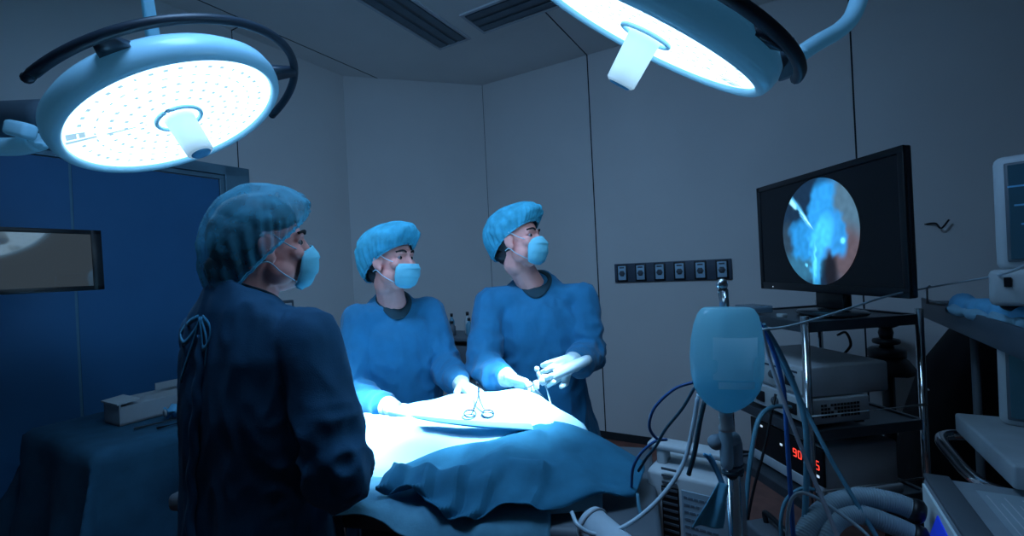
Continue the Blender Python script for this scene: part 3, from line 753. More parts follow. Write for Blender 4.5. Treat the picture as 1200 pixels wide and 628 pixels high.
# surgeon on the right
sm_ = person('surgeon', 'tallest person in blue gown standing at the right, holding the camera instrument and looking right', (.10, 1.97), (-.02, -1), (.095, 1.97), (.10, 1.99), 1.265,
    at(608, 280, 1.92), math.radians(-30), math.radians(8), math.radians(4),
    (at(574, 356, 1.94), at(683, 350, 1.96)), (at(566, 430, 1.82), at(690, 415, 1.88)), (at(598, 444, 1.63), at(668, 426, 1.615)),
    (((.62, -.45, -.14), (-.3, -.5, -.8), (.5, .7, .5)), ((-.80, -.30, -.25), (-.1, -1, .25), (.75, 1.0, .6))), gown_m,
    dict(zf=.058, zb=-.070, deep=.010, back=.020, puff=.12, top=.146, front=.012, seed=5), skirt=.275, wide=1.06)
# undershirt edge at the assistant's neckline
# bow and flap edge at the back of the near nurse's gown
bv = BVHTree.FromObject(nm[2], bpy.context.evaluated_depsgraph_get())
def on(bvh, org, x, y, off=.006):
    p0 = V((0, 0, CAMH)); d = (at(x, y, 1) - p0).normalized()
    h = bvh.ray_cast(p0 - org, d, 5)
    return (h[0] + org - d * off) if h[0] is not None else None
pts = [on(bv, ORG[nm[0].name], x, y) for x, y in ((232, 392), (230, 430), (226, 480), (222, 540), (220, 600), (219, 660))]
pts = [p for p in pts if p is not None]
b = BM(); c = catmull(pts, 8); 
rows = [[p + V((-.004, .002, 0)), p + V((.004, -.006, 0)), p + V((.020, -.004, 0))] for p in [q + V((.003 * math.sin(i * .9), 0, 0)) for i, q in enumerate(c)]]
grid(b, rows); solid(obj('back_flap', b, gown_shade, nm[0]), .003)
for pl in (((232, 372), (222, 378), (212, 392), (216, 402), (228, 388), (234, 376)), ((238, 372), (246, 384), (244, 402), (238, 408), (236, 390), (234, 376)), ((234, 374), (228, 396), (220, 420), (212, 446)), ((236, 374), (242, 400), (240, 430))):
    pp = [on(bv, ORG[nm[0].name], x, y, .010) for x, y in pl]; pp = [p for p in pp if p is not None]
    if len(pp) > 2:
        c = catmull(pp, 6); b = BM(); grid(b, [[p + Z * .006, p - Z * .006] for p in c]); solid(obj('gown_tie', b, mat('tie_cloth', (.03, .20, .32), .9), nm[0]), .003)

# ---------------------------------------------------------------- arthroscope held by the surgeon
pa, pb_ = at(596, 466, 1.47), at(632, 447, 1.525); pc = at(692, 420, 1.57)
t = thing('endoscope_camera', 'white endoscope camera held in the gloved hands of the surgeon', 'endoscope', pa)
b = BM(); tube(b, [pa, pb_], .0032, 10); obj('shaft', b, steel, t)
ax = (pc - pb_).normalized()
b = BM(); lathe(b, [(.004, -.02), (.010, -.012), (.010, .0), (.017, .004), (.017, .03), (.013, .034), (.0155, .038)], pb_, ax, 20); obj('coupler', b, plastic_w, t)
L_ = (pc - pb_).length
b = BM(); lathe(b, [(.0155, .038), (.018, .045), (.018, L_ - .03), (.0165, L_ - .012), (.012, L_), (0, L_)], pb_, ax, 24); obj('camera_handle', b, mat('scope_handle', (.5, .6, .66), .4), t)
b = BM(); p = pb_ + ax * .006; cyl(b, p, p + Z * .038 - V((.012, .01, 0)), .006, 12); ellip(b, p + Z * .042 - V((.012, .01, 0)), (.009,) * 3, None, 2); obj('light_post', b, plastic_w, t)
b = BM(); p = pb_ + ax * -.012; box(b, p - Z * .006, (.02, .02, .028), None, .004); obj('valve', b, plastic_w, t)
b = BM(); spl(b, [at(640, 452, 1.53), at(646, 476, 1.50), at(652, 492, 1.46), at(657, 505, 1.42)], .0028, 8, 8); tag(obj('camera_cable', b, tubew), 'thin white cable hanging from the endoscope camera to the drape', 'cable')
# white gauze tip sticking up between the two
b = BM(); p0 = at(545, 472, 1.60); lathe(b, [(.014, 0), (.012, .02), (.002, .075), (0, .076)], p0, at(555, 452, 1.57) - p0, 10)
tag(obj('gauze_tip', b, mat('gauze_white', (.8, .88, .9), .9)), 'pointed white gauze tip beside the gloved hand on the mound', 'gauze')
# ---------------------------------------------------------------- cluttered trolley behind the two
tb = at(545, 470, 3.0); tb.z = 0
t = thing('supply_trolley', 'grey supply trolley with small bottles standing by the far wall between two gowned people', 'trolley', tb)
def tbx(dx, dy, z): return tb + G * dx + A * dy + Z * z
for z in (.35, .72, .98):
    b = BM(); box(b, tbx(0, 0, z), (.42, .30, .02), rotz(RA), .004); obj('shelf', b, plastic_dg, t, False)
for sx in (-1, 1):
    for sy in (-1, 1):
        b = BM(); cyl(b, tbx(sx * .2, sy * .14, 0), tbx(sx * .2, sy * .14, 1.0), .011, 12); obj('post', b, steel, t)
b = BM(); box(b, tbx(0, .0, .84), (.34, .24, .20), rotz(RA), .01); tag(obj('supply_box', b, plastic_dg), 'dark grey box on the middle shelf of the supply trolley', 'box')
for k, (dx, dy, hh, rr, m_) in enumerate(((-.15, -.05, .10, .022, plastic_w), (-.09, .02, .13, .018, tubet), (-.03, -.06, .09, .024, plastic_dg), (.03, .03, .14, .02, plastic_w), (.09, -.04, .11, .02, tubet), (.15, .0, .10, .024, plastic_dg))):
    o = tbx(dx, dy, .991)
    t2 = thing('bottle', ['white bottle at the left end of the supply trolley top', 'slim teal bottle second on the supply trolley top', 'dark squat bottle third on the supply trolley top', 'tall white bottle right of the middle on the trolley top', 'teal bottle near the right on the supply trolley top', 'dark bottle at the right end of the supply trolley top'][k], 'bottle', o, 'bottles on the supply trolley')
    b = BM(); lathe(b, [(rr * .9, 0), (rr, .004), (rr, hh * .62), (rr * .4, hh * .78), (rr * .4, hh * .84)], o, Z, 16); obj('bottle_body', b, m_, t2)
    b = BM(); lathe(b, [(rr * .5, hh * .84), (rr * .5, hh), (0, hh)], o, Z, 14); obj('cap', b, black, t2)
# ================================================================ SCREEN CART ON THE RIGHT
XA = V((.99, .14, 0)).normalized(); YA = V((-.14, .99, 0)).normalized(); CRZ = math.atan2(XA.y, XA.x)
N0 = V((.965, 1.55, 0)); CW, CL = .44, .44
def cp(u, v, z): return N0 + XA * u + YA * v + Z * z
def cbox(bm, u0, u1, v0, v1, z0, z1, bev=0.0): return box(bm, cp((u0 + u1) / 2, (v0 + v1) / 2, (z0 + z1) / 2), (u1 - u0, v1 - v0, z1 - z0), rotz(CRZ), bev)
t = thing('equipment_cart', 'steel equipment cart with open shelves below the large black screen', 'equipment cart', cp(CW / 2, CL / 2, 0))
cart = t
cartm = mat('cart_shelf', (.09, .11, .13), .35, metal=.5)
for z in (1.165, .80, .55, .16):
    b = BM(); cbox(b, .012, CW - .012, .012, CL - .012, z - .012, z, .003)
    for r in ((0, CW, -.004, .012), (0, CW, CL - .012, CL + .004)): cbox(b, *r, z - .03, z + .006, .002)
    for r in ((-.004, .012, 0, CL), (CW - .012, CW + .004, 0, CL)): cbox(b, *r, z - .03, z + .006, .002)
    obj('shelf', b, cartm, t, False)
for u in (.0, CW):
    for v in (.0, CL):
        b = BM(); cyl(b, cp(u, v, .09), cp(u, v, 1.19), .0125, 16); lg = obj('post', b, chrome, t)
        b = BM(); lathe(b, [(0, -.02), (.038, -.02), (.042, -.012), (.042, .012), (.038, .02), (0, .02)], cp(u, v, .042), YA, 24); box(b, cp(u, v, .075), (.03, .035, .04)); obj('caster', b, black, lg)
for z in (.86, .61):
    b = BM(); tube(b, [cp(0, -.012, z), cp(CW, -.012, z)], .004, 8); obj('rail', b, steel, t)
# big screen
t = thing('flat_screen', 'large black flat screen showing a round endoscope picture', 'screen', cp(.20, .17, 1.166))
tw = V((-.055, .998, 0)).normalized(); tn = V((-tw.y, tw.x, 0)); tcn = V((1.152, 1.742, 1.478)); TZ = math.atan2(tw.y, tw.x)
TVW, TVH = .745, .455
def tv(a, h, o): return tcn + tw * a + Z * h + tn * o
b = BM(); box(b, tv(0, 0, -.012), (TVW, .022, TVH), rotz(TZ), .006); box(b, tv(.05, -.02, -.038), (TVW * .6, .034, TVH * .6), rotz(TZ), .012); obj('casing', b, bezelm, t)
b = BM()
for (a, h, w, hh) in ((0, TVH / 2 - .011, TVW, .022), (0, -TVH / 2 + .015, TVW, .030), (-TVW / 2 + .011, 0, .022, TVH), (TVW / 2 - .011, 0, .022, TVH)): box(b, tv(a, h, .002), (w, .008, hh), rotz(TZ), .002)
bz = obj('bezel', b, bezelm, t)
b = BM(); box(b, tv(TVW / 2 - .09, -TVH / 2 + .012, .0065), (.004, .001, .004), rotz(TZ)); obj('power_light', b, ledw, bz, False)
b = BM(); box(b, tv(0, 0, .001), (TVW - .04, .003, TVH - .048), rotz(TZ)); sc = obj('screen', b, mat('screen_off', (.004, .006, .010), .22), t, False)
# the round endoscope picture: a disc of mesh carrying its own colours
def clampc(x): return max(0.0, min(1.0, x))
def mixc(a, b_, k): return tuple(a[i] * (1 - k) + b_[i] * k for i in range(3))
def blob(x, y, cx, cy, rx, ry, rot=0, soft=.35):
    dx, dy = x - cx, y - cy; c, s = math.cos(rot), math.sin(rot); X, Y = dx * c + dy * s, -dx * s + dy * c
    d = math.hypot(X / rx, Y / ry); return 1 - smooth01((d - (1 - soft)) / (2 * soft))
def endo(x, y):
    """x right, y up, unit disc"""
    n1 = noise.noise(V((x * 3, y * 3, 1))); n2 = noise.noise(V((x * 9, y * 9, 4)))
    n3 = noise.noise(V((x * 5, y * 5, 9))); x2, y2 = x + .10 * n1 + .05 * n2, y + .09 * n3 + .04 * n2
    c = (.004, .016, .040)
    c = mixc(c, (.05, .11, .17), blob(x, y, .75, .1, .55, .95, 0, .35))
    c = mixc(c, (.07, .055, .07), blob(x, y, .7, -.45, .45, .5, .5, .4))
    c = mixc(c, (.020, .10, .18), blob(x, y, -.5, -.55, .6, .42, .2, .4))
    c = mixc(c, (.015, .035, .06), blob(x, y, -.85, -.1, .25, .35, 0, .4))
    c = mixc(c, (.006, .006, .010), blob(x, y, .30, -.75, .16, .40, 0, .5))
    c = mixc(c, (.014, .18, .46), blob(x2, y2, -.38, -.12, .40, .38, 0, .22))
    c = mixc(c, (.018, .22, .55), blob(x2, y2, .12, .35, .34, .62, -.25, .22))
    c = mixc(c, (.02, .19, .48), blob(x2, y2, .48, -.08, .24, .42, .15, .25))
    c = mixc(c, (.04, .38, .95), blob(x2, y2, .10, -.12, .24, .42, -.5, .35))
    c = mixc(c, (.03, .28, .60), blob(x2, y2, -.08, -.62, .13, .40, 0, .4))
    c = mixc(c, (.10, .60, .95), clampc(blob(x, y, -.10 + .04 * n2, -.6, .03, .34, -.08, .6) * .8))
    c = mixc(c, (.12, .62, 1.0), blob(x, y, .62, -.2, .05, .05, 0, .6)); c = mixc(c, (.1, .55, .95), blob(x, y, -.33, -.62, .03, .03, 0, .6))
    k = blob(x, y, -.42, .42, .40, .055, -.92, .25)
    c = mixc(c, (.07, .34, .62), k)
    c = mixc(c, (.28, .75, 1.0), blob(x, y, -.64, .60, .13, .045, -.85, .4))
    c = mixc(c, (.004, .02, .05), blob(x, y, -.50, .43, .07, .022, -.85, .4)); c = mixc(c, (.35, .8, 1.0), blob(x, y, -.28, .26, .22, .014, -.85, .5))
    g = 1 + .22 * n2; return tuple(max(0, v * g) for v in c)
b = BM(); ly = b.loops.layers.float_color.new('col'); RR, TT = 60, 120; rings = []
for i in range(RR + 1):
    r = i / RR; rings.append([(b.verts.new(tv(-r * math.cos(2 * math.pi * k / TT) * .200, r * math.sin(2 * math.pi * k / TT) * .200, .0042)), (r * math.cos(2 * math.pi * k / TT), r * math.sin(2 * math.pi * k / TT))) for k in range(TT if i else 1)])
vc = {}
for rg in rings:
    for v, xy in rg: vc[v] = endo(*xy)
for a, c in zip(rings, rings[1:]):
    for k in range(TT):
        k2 = (k + 1) % TT
        f = b.faces.new((a[0][0], c[k][0], c[k2][0]) if len(a) == 1 else (a[k][0], c[k][0], c[k2][0], a[k2][0]))
        for lp in f.loops: lp[ly] = (*vc[lp.vert], 1)
em = bpy.data.materials.new('endoscope_picture'); em.use_nodes = True; nt = em.node_tree; pb = nt.nodes['Principled BSDF']
va = nt.nodes.new('ShaderNodeVertexColor'); va.layer_name = 'col'
nt.links.new(va.outputs['Color'], pb.inputs['Emission Color']); pb.inputs['Emission Strength'].default_value = 1.8; pb.inputs['Base Color'].default_value = (.01, .01, .012, 1); pb.inputs['Roughness'].default_value = .25
obj('endoscope_picture', b, em, sc, False)
b = BM(); box(b, tv(-.02, -TVH / 2 - .025, -.03), (.14, .035, .07), rotz(TZ), .006); obj('stand_neck', b, bezelm, t)
b = BM(); o = tv(-.02, 0, -.02); o.z = 1.172
lathe(b, [(0, 0), (.118, 0), (.122, .005), (.115, .012), (.03, .018), (0, .018)], o, Z, 48)
for v in b.verts: v.co = o + V(((v.co - o).dot(XA) * .85, 0, 0)).x * XA + YA * (v.co - o).dot(YA) * 1.05 + Z * (v.co.z - o.z)
obj('stand_base', b, mat('stand_gloss', (.03, .04, .05), .15), t)
# clear box and small white clip on the cart top
t0 = cp(.03, .30, 1.172)
b = BM(); cbox(b, .015, .10, .28, .40, 1.172, 1.20, .004)
tag(obj('clear_box', b, mat('clear_box', (.16, .26, .34), .15, alpha=.6)), 'small clear plastic box on the far left corner of the screen cart', 'box')
b = BM(); cbox(b, .012, .035, .12, .15, 1.172, 1.186, .003); tag(obj('clip', b, plastic_w), 'tiny pale clip on the cart top left of the clear box', 'clip')
# units on the middle shelf
def front_ports(t, u, v0, v1, z0, z1, rnd):
    R_ = random.Random(rnd); n = 4; fp = None
    for k in range(n):
        v = v0 + (v1 - v0) * (k + .5) / n; zz = (z0 + z1) / 2
        b = BM()
        if k % 2 == 0: cbox(b, u - .006, u + .001, v - .022, v + .022, zz - .022, zz + .018, .002); obj('socket', b, black, t)
        else:
            lathe(b, [(.016, 0), (.016, .006), (.010, .014), (0, .014)], cp(u, v, zz), -XA, 18); obj('knob', b, plastic_dg, t)
t = thing('light_source_unit', 'wide grey equipment box, upper of the two on the middle cart shelf', 'medical unit', cp(.16, .2, .90))
b = BM(); cbox(b, .02, .34, .03, .42, .905, 1.01, .008); obj('casing', b, plastic_g, t)
b = BM(); cbox(b, .012, .0195, .04, .41, .915, 1.0, .003); obj('front_panel', b, plastic_w, t)
front_ports(t, .011, .05, .40, .92, .995, 1)
b = BM(); cbox(b, .011, .0118, .06, .39, .985, .992); obj('stripe', b, inkm, t, False)
t = thing('vented_unit', 'grey equipment box with vent slots, lower of the two on the middle cart shelf', 'medical unit', cp(.16, .2, .801))
b = BM(); cbox(b, .02, .25, .02, .40, .815, .902, .006); obj('casing', b, plastic_g, t)
b = BM()
for r in range(4):
    for k in range(12):
        if (r * 12 + k) % 11 == 5: continue
        cbox(b, .062 + k * .0125, .071 + k * .0125, .0185, .0215, .838 + r * .0125, .846 + r * .0125)
obj('vent_slots', b, black, t, False)
b = BM(); cbox(b, .012, .0195, .03, .39, .82, .898, .003); obj('front_panel', b, plastic_w, t); front_ports(t, .011, .05, .38, .825, .895, 2)
for u in (.04, .22):
    b = BM(); cbox(b, u - .015, u + .015, .03, .06, .807, .815); cbox(b, u - .015, u + .015, .34, .37, .807, .815); obj('foot', b, black, t, False)
# lower unit with the red digits
t = thing('shaver_console', 'grey console with red digits on the lower cart shelf', 'medical unit', cp(.2, .2, .556))
b = BM(); cbox(b, .07, .35, .02, .40, .565, .735, .008); cbox(b, .07, .36, .012, .41, .556, .585, .004); obj('casing', b, plastic_g, t)
b = BM(); cbox(b, .060, .0695, .02, .40, .60, .73, .003); fp = obj('front_panel', b, black, t)
b = BM(); cbox(b, .058, .0695, .02, .40, .562, .60, .003); obj('lower_panel', b, plastic_g, t)
SEG = {'9': 'abcdfg', '0': 'abcdef', '4': 'bcfg', '5': 'acdfg', '3': 'abcdg'}
def digit(bm, ch, v, z, w, h):
    th = w * .24; P = {'a': (0, h / 2, w, th), 'd': (0, -h / 2, w, th), 'g': (0, 0, w, th), 'f': (w / 2, h / 4, th, h / 2), 'b': (-w / 2, h / 4, th, h / 2), 'e': (w / 2, -h / 4, th, h / 2), 'c': (-w / 2, -h / 4, th, h / 2)}
    for s in SEG[ch]:
        a, hh, ww, h2 = P[s]; cbox(bm, .0585, .0598, v + a - ww / 2, v + a + ww / 2, z + hh - h2 / 2, z + hh + h2 / 2)
b = BM()
for k, ch in enumerate('90'): digit(b, ch, .150 - k * .024, .672, .014, .026)
obj('red_digits', b, redm, fp, False)
b = BM()
for k, ch in enumerate('405'): digit(b, ch, .085 - k * .020, .668, .013, .028)
obj('red_digits', b, redm, fp, False)
for (v, z) in ((.33, .71), (.22, .675), (.10, .635), (.045, .630)):
    b = BM(); cbox(b, .0585, .0598, v - .006, v + .006, z - .004, z + .004); obj('indicator', b, ledw, fp, False)
# dark foot pedal box on the floor left of the cart
o = at(908, 610, 1.38)
t = thing('dark_case', 'dark equipment case low on the floor left of the cart', 'case', V((o.x, o.y, 0)))
b = BM(); box(b, V((o.x, o.y, .29)), (.10, .16, .58), rotz(CRZ), .01); obj('casing', b, plastic_dg, t)
b = BM(); box(b, V((o.x, o.y, .29)) - XA * .051, (.004, .13, .5), rotz(CRZ), .001); obj('front_panel', b, black, t)
b = BM(); spl(b, [V((o.x, o.y - .05, .58)), V((o.x, o.y - .05, .61)), V((o.x, o.y + .05, .61)), V((o.x, o.y + .05, .58))], .008, 6, 8); obj('handle', b, black, t)
# black microscope-like device standing behind the cart
o = at(1040, 430, 2.62); 
t = thing('black_device', 'black device with two stacked round knobs behind the cart', 'medical device', V((o.x, o.y, 0)))
b = BM(); cyl(b, (o.x, o.y, 0), (o.x, o.y, .84), .03); lathe(b, [(0, 0), (.2, 0), (.19, .03), (.03, .06)], V((o.x, o.y, 0)), Z, 32); obj('stand', b, black, t)
zb = o.z
b = BM(); lathe(b, [(0, .0), (.135, .0), (.125, .03), (.10, .07), (.085, .085), (.082, .09)], V((o.x, o.y, zb - .03)), Z, 8); lathe(b, [(.075, .085), (.088, .092), (.088, .13), (.075, .14), (0, .14)], V((o.x, o.y, zb - .03)), Z, 32); cyl(b, (o.x, o.y, .83), (o.x, o.y, zb - .03), .05); obj('housing', b, black, t)
b = BM(); lathe(b, [(.035, .14), (.03, .155), (.062, .165), (.066, .175), (.062, .187), (.032, .195), (0, .195)], V((o.x, o.y, zb - .03)), Z, 28); obj('lower_knob', b, black, t)
b = BM(); lathe(b, [(.03, .195), (.036, .225), (.03, .25), (.055, .262), (.066, .27), (.064, .284), (0, .29)], V((o.x, o.y, zb - .03)), Z, 28); obj('upper_knob', b, black, t)
b = BM(); p = at(982, 405, 2.2); spl(b, [p + V((0, 0, .05)), p + V((.04, 0, .06)), p + V((.06, 0, .0)), p + V((.02, 0, -.07)), p + V((.25, .1, -.14))], .006, 8, 8); tag(obj('black_cable', b, black), 'looped black cable hanging behind the screen cart', 'cable')

# ================================================================ IV POLE, BAG, PUMP
ip = at(861, 600, 1.0); ipx, ipy = ip.x, ip.y
t = thing('drip_pole', 'steel drip pole standing behind the full fluid bag', 'drip pole', V((ipx, ipy, 0))); dpole = t
topz = at(849, 334, 1.03).z
b = BM(); cyl(b, (ipx, ipy, .05), (ipx, ipy, .98), .0145, 20); obj('lower_pole', b, chrome, t)
topp = at(846, 333, 1.0); 
b = BM(); tube(b, [V((ipx, ipy, .97)), V((ipx, ipy, 1.30)), V((ipx, ipy - .0, 1.33)), topp + V((.004, .005, -.03)), topp], .0095, 16); ellip(b, topp, (.0125, .0125, .0125), None, 2); obj('upper_pole', b, steel, t)
b = BM(); lathe(b, [(.020, 0), (.022, .01), (.022, .05), (.02, .06)], V((ipx, ipy, .95)), Z, 20); capsule(b, V((ipx, ipy - .012, 1.015)), .014, V((ipx - .05, ipy - .04, 1.02)), .016); obj('clamp', b, mat('clamp_grey', (.22, .30, .36), .4), t)
for k in range(5):
    a = k * 2 * math.pi / 5 + .3; b = BM(); e = V((ipx + .27 * math.cos(a), ipy + .27 * math.sin(a), .055)); tube(b, [V((ipx, ipy, .09)), e], .014, 10); lg = obj('base_leg', b, steel, t)
    b = BM(); lathe(b, [(0, -.012), (.024, -.012), (.026, 0), (.024, .012), (0, .012)], e - Z * .028, V((math.cos(a + 1.57), math.sin(a + 1.57), 0)), 18); obj('caster', b, black, lg)
# fluid bag
bd = .95
def bagp(x, y): return at(x, y, bd)
def bag_shell(rows, depth, seg=40):
    b = BM(); R = []
    for (y, x0, x1, k) in rows:
        l, r = bagp(x0, y), bagp(x1, y); c = (l + r) / 2; hw = (r - l) / 2; row = []
        for i in range(seg):
            a = 2 * math.pi * i / seg; ca, sa = math.cos(a), math.sin(a)
            ca = math.copysign(abs(ca) ** .8, ca); sa = math.copysign(abs(sa) ** .9, sa)
            row.append(b.verts.new(c + hw * ca + V((0, 1, 0)) * sa * depth * k))
        R.append(row)
    for p, q in zip(R, R[1:]):
        for i in range(seg): b.faces.new((p[i], p[(i + 1) % seg], q[(i + 1) % seg], q[i]))
    b.faces.new(R[0]); b.faces.new(R[-1][::-1]); return b
t = thing('fluid_bag', 'large translucent fluid bag hanging on the drip pole', 'fluid bag', bagp(852, 484))
rows = [(360, 826, 878, .30), (362, 822, 883, .45), (368, 818, 887, .62), (380, 814, 890, .8), (398, 811, 892.5, .92), (420, 810, 893, 1), (440, 811.5, 892, 1), (455, 815, 888, .95), (466, 821, 881, .82), (474, 829, 872, .62), (480, 838, 862, .4), (482, 843, 857, .28)]
bagm = bpy.data.materials.new('bag_plastic'); bagm.use_nodes = True; nt = bagm.node_tree; pb = nt.nodes['Principled BSDF']
tcn_ = nt.nodes.new('ShaderNodeTexCoord'); nz = nt.nodes.new('ShaderNodeTexNoise'); nz.inputs['Scale'].default_value = 11; nz.inputs['Detail'].default_value = 3
bmp = nt.nodes.new('ShaderNodeBump'); bmp.inputs['Strength'].default_value = .25; bmp.inputs['Distance'].default_value = .01
nt.links.new(tcn_.outputs['Object'], nz.inputs['Vector']); nt.links.new(nz.outputs['Fac'], bmp.inputs['Height']); nt.links.new(bmp.outputs['Normal'], pb.inputs['Normal'])
pb.inputs['Base Color'].default_value = (.42, .82, .95, 1); pb.inputs['Roughness'].default_value = .15; pb.inputs['Specular IOR Level'].default_value = .7
out = nt.nodes['Material Output']; trl = nt.nodes.new('ShaderNodeBsdfTranslucent'); trl.inputs['Color'].default_value = (.55, .93, 1.0, 1); trp = nt.nodes.new('ShaderNodeBsdfTransparent'); trp.inputs['Color'].default_value = (.6, .85, .95, 1)
m1 = nt.nodes.new('ShaderNodeMixShader'); m1.inputs[0].default_value = .72; nt.links.new(pb.outputs[0], m1.inputs[1]); nt.links.new(trl.outputs[0], m1.inputs[2])
m2 = nt.nodes.new('ShaderNodeMixShader'); m2.inputs[0].default_value = .32; nt.links.new(m1.outputs[0], m2.inputs[1]); nt.links.new(trp.outputs[0], m2.inputs[2]); nt.links.new(m2.outputs[0], out.inputs[0])
obj('bag', bag_shell(rows, .045), bagm, t)
fluidm = bagm
rows2 = [(r[0], r[1] + 2.5, r[2] - 2.5, r[3] * .9) for r in rows if r[0] >= 440]
fl = bag_shell([(438, 814, 890, .9)] + rows2[:-1], .045); obj('fluid', fl, fluidm, t)
def transl(name, col, k, t_):
    m = mat(name, col, .5); nt = m.node_tree; p = nt.nodes['Principled BSDF']; out = nt.nodes['Material Output']
    trl = nt.nodes.new('ShaderNodeBsdfTranslucent'); trl.inputs['Color'].default_value = (*col, 1); trp = nt.nodes.new('ShaderNodeBsdfTransparent')
    a = nt.nodes.new('ShaderNodeMixShader'); a.inputs[0].default_value = k; nt.links.new(p.outputs[0], a.inputs[1]); nt.links.new(trl.outputs[0], a.inputs[2])
    c = nt.nodes.new('ShaderNodeMixShader'); c.inputs[0].default_value = t_; nt.links.new(a.outputs[0], c.inputs[1]); nt.links.new(trp.outputs[0], c.inputs[2]); nt.links.new(c.outputs[0], out.inputs[0]); return m
lb = BM(); P = []
for y in range(392, 441, 4): P.append([bagp(826 + k * 5.6, y) + V((0, -.0478 + .010 * ((k - 4.5) / 4.5) ** 2, 0)) for k in range(10)])
grid(lb, P); obj('bag_label', lb, transl('bag_print', (.9, .98, 1.0), .8, .12), t)
lb = BM(); P = [[bagp(x, y) + V((0, -.0505 + .012 * abs((x - 853) / 42) ** 2, 0)) for x in range(830, 872, 4)] for y in (441, 443, 446, 449)]
grid(lb, P); obj('fluid_line_glint', lb, transl('fluid_glint', (.95, 1.0, 1.0), .85, .1), t)  # waterline highlight painted in as a pale strip
b = BM(); lathe(b, [(.012, 0), (.013, .01), (.012, .03), (.015, .032), (.015, .04), (.009, .042)], bagp(850, 481), -Z, 20); obj('port', b, plastic_w, t)
b = BM(); lathe(b, [(.009, .0), (.013, .006), (.013, .07), (.010, .08), (.004, .085)], bagp(850, 502) , -Z, 18); obj('drip_chamber', b, mat('chamber_clear', (.4, .6, .7), .15, alpha=.6), t)
# cloth strip knotted on the pole
t = thing('cloth_strip', 'pale blue gauze strip tied to the drip pole', 'cloth', at(838, 560, .99))
b = BM(); P = [[at(x + dx * .5, y, .985) + V((0, -.006 * math.sin(dx * .4), 0)) for dx in (-w, -w * .3, w * .3, w)] for x, y, w in ((828, 532, 10), (834, 540, 7), (842, 556, 5), (847, 568, 5))]
grid(b, loftgrid(P, 6, 6)); solid(obj('strap', b, wrapm, t), .002)
b = BM(); P = [[at(x + dx, y + abs(dx) * .15, .98) + V((0, -.008 * math.sin(dx * .35), 0)) for dx in (-w, -w * .35, w * .35, w)] for x, y, w in ((848, 566, 4), (840, 585, 13), (833, 605, 17), (829, 616, 18))]
grid(b, loftgrid(P, 6, 6)); solid(obj('tail', b, mat('gauze_strip', (.12, .42, .58), .9), t), .002)
b = BM(); tube(b, [V((ipx + .019 * math.cos(a * .5), ipy + .019 * math.sin(a * .5), .93 + a * .0012)) for a in range(28)], .0045, 8); obj('knot', b, tubed, t)
# pump with carry handle
q0 = at(757, 549, 1.26); q1 = at(852, 563, 1.14); px_ = (q1 - q0); px_.z = 0; pw = px_.length; ex = px_.normalized(); ey = V((-ex.y, ex.x, 0)); prz = math.atan2(ex.y, ex.x); pz = q0.z
def pp_(u, v, z): return V((q0.x, q0.y, 0)) + ex * u + ey * v + Z * z
def pbx(bm, u0, u1, v0, v1, z0, z1, bev=0.0): return box(bm, pp_((u0 + u1) / 2, (v0 + v1) / 2, (z0 + z1) / 2), (u1 - u0, v1 - v0, z1 - z0), rotz(prz), bev)
W_ = pw * 1.06
t = thing('suction_pump', 'white upright pump with a carry handle and black vent beside the drip pole', 'pump', pp_(W_ / 2, .1, 0))
b = BM(); pbx(b, 0, W_, 0, .16, .40, pz, .012); obj('casing', b, plastic_w, t)
b = BM(); pbx(b, .04, .085, -.002, .003, .45, pz - .035, .001)
obj('vent_panel', b, black, t, False)
b = BM()
for k in range(22): pbx(b, .043, .082, -.004, -.0015, .47 + k * .018, .476 + k * .018)
obj('vent_slats', b, plastic_dg, t, False)
b = BM(); pbx(b, .092, W_ - .012, -.002, .003, .46, pz - .035, .001); lp = obj('instruction_label', b, mat('pump_label', (.30, .42, .50), .6), t, False)
b = BM(); R_ = random.Random(3)
for k in range(16):
    z = pz - .052 - k * .0185; u = .098
    while u < W_ - .035:
        w = R_.uniform(.006, .016)
        if u + w > .098 + (.05 if k % 4 == 1 else W_ - .13): break
        pbx(b, u, u + w, -.0032, -.0018, z - .003, z + .003); u += w + .003
obj('print_lines', b, mat('faint_ink', (.13, .19, .24), .7), lp, False)
b = BM()
pbx(b, .012, .037, .05, .10, pz - .005, pz + .045, .006); pbx(b, W_ - .037, W_ - .012, .05, .10, pz - .005, pz + .045, .006); pbx(b, -.012, W_ + .004, .045, .105, pz + .038, pz + .055, .006); obj('carry_handle', b, plastic_w, t)
b = BM(); pbx(b, .01, W_ - .01, .01, .15, .06, .40, .01); obj('trolley_base', b, plastic_dg, t)
for u in (.03, W_ - .03):
    for v in (.03, .13):
        b = BM(); lathe(b, [(0, -.012), (.028, -.012), (.03, 0), (.028, .012), (0, .012)], pp_(u, v, .0305), ex, 18); obj('caster', b, black, t)
# ================================================================ ANAESTHESIA MACHINE ON THE FAR RIGHT
AG0, AG1 = .455, 1.02
t = thing('anaesthesia_machine', 'pale tray-topped machine with chrome rail along the right edge of the picture', 'anaesthesia machine', rm(1.75, .75, 0)); am_ = t
traym = mat('tray_grey', (.13, .18, .22), .5)
b = BM(); rbox(b, 1.30, 2.28, AG0, AG1, 1.165, 1.20, .006); obj('top_tray', b, traym, t)
b = BM(); rbox(b, 1.30, 2.28, AG0 - .004, AG0 + .004, 1.14, 1.212, .002); obj('tray_rail', b, mat('tray_edge', (.06, .09, .12), .4), t)
b = BM(); rbox(b, 1.78, 2.22, .66, 1.00, .12, 1.165, .02); obj('cabinet', b, plastic_dg, t)
b = BM(); rbox(b, 1.42, 2.2, .66, 1.02, .05, .12, .02); obj('base', b, plastic_dg, t)
for (a_, g_) in ((1.46, .97), (2.0, .52), (1.48, .68)):
    b = BM(); cyl(b, rm(a_, g_, .10), rm(a_, g_, 1.17), .011, 12); obj('post', b, plastic_dg, t)
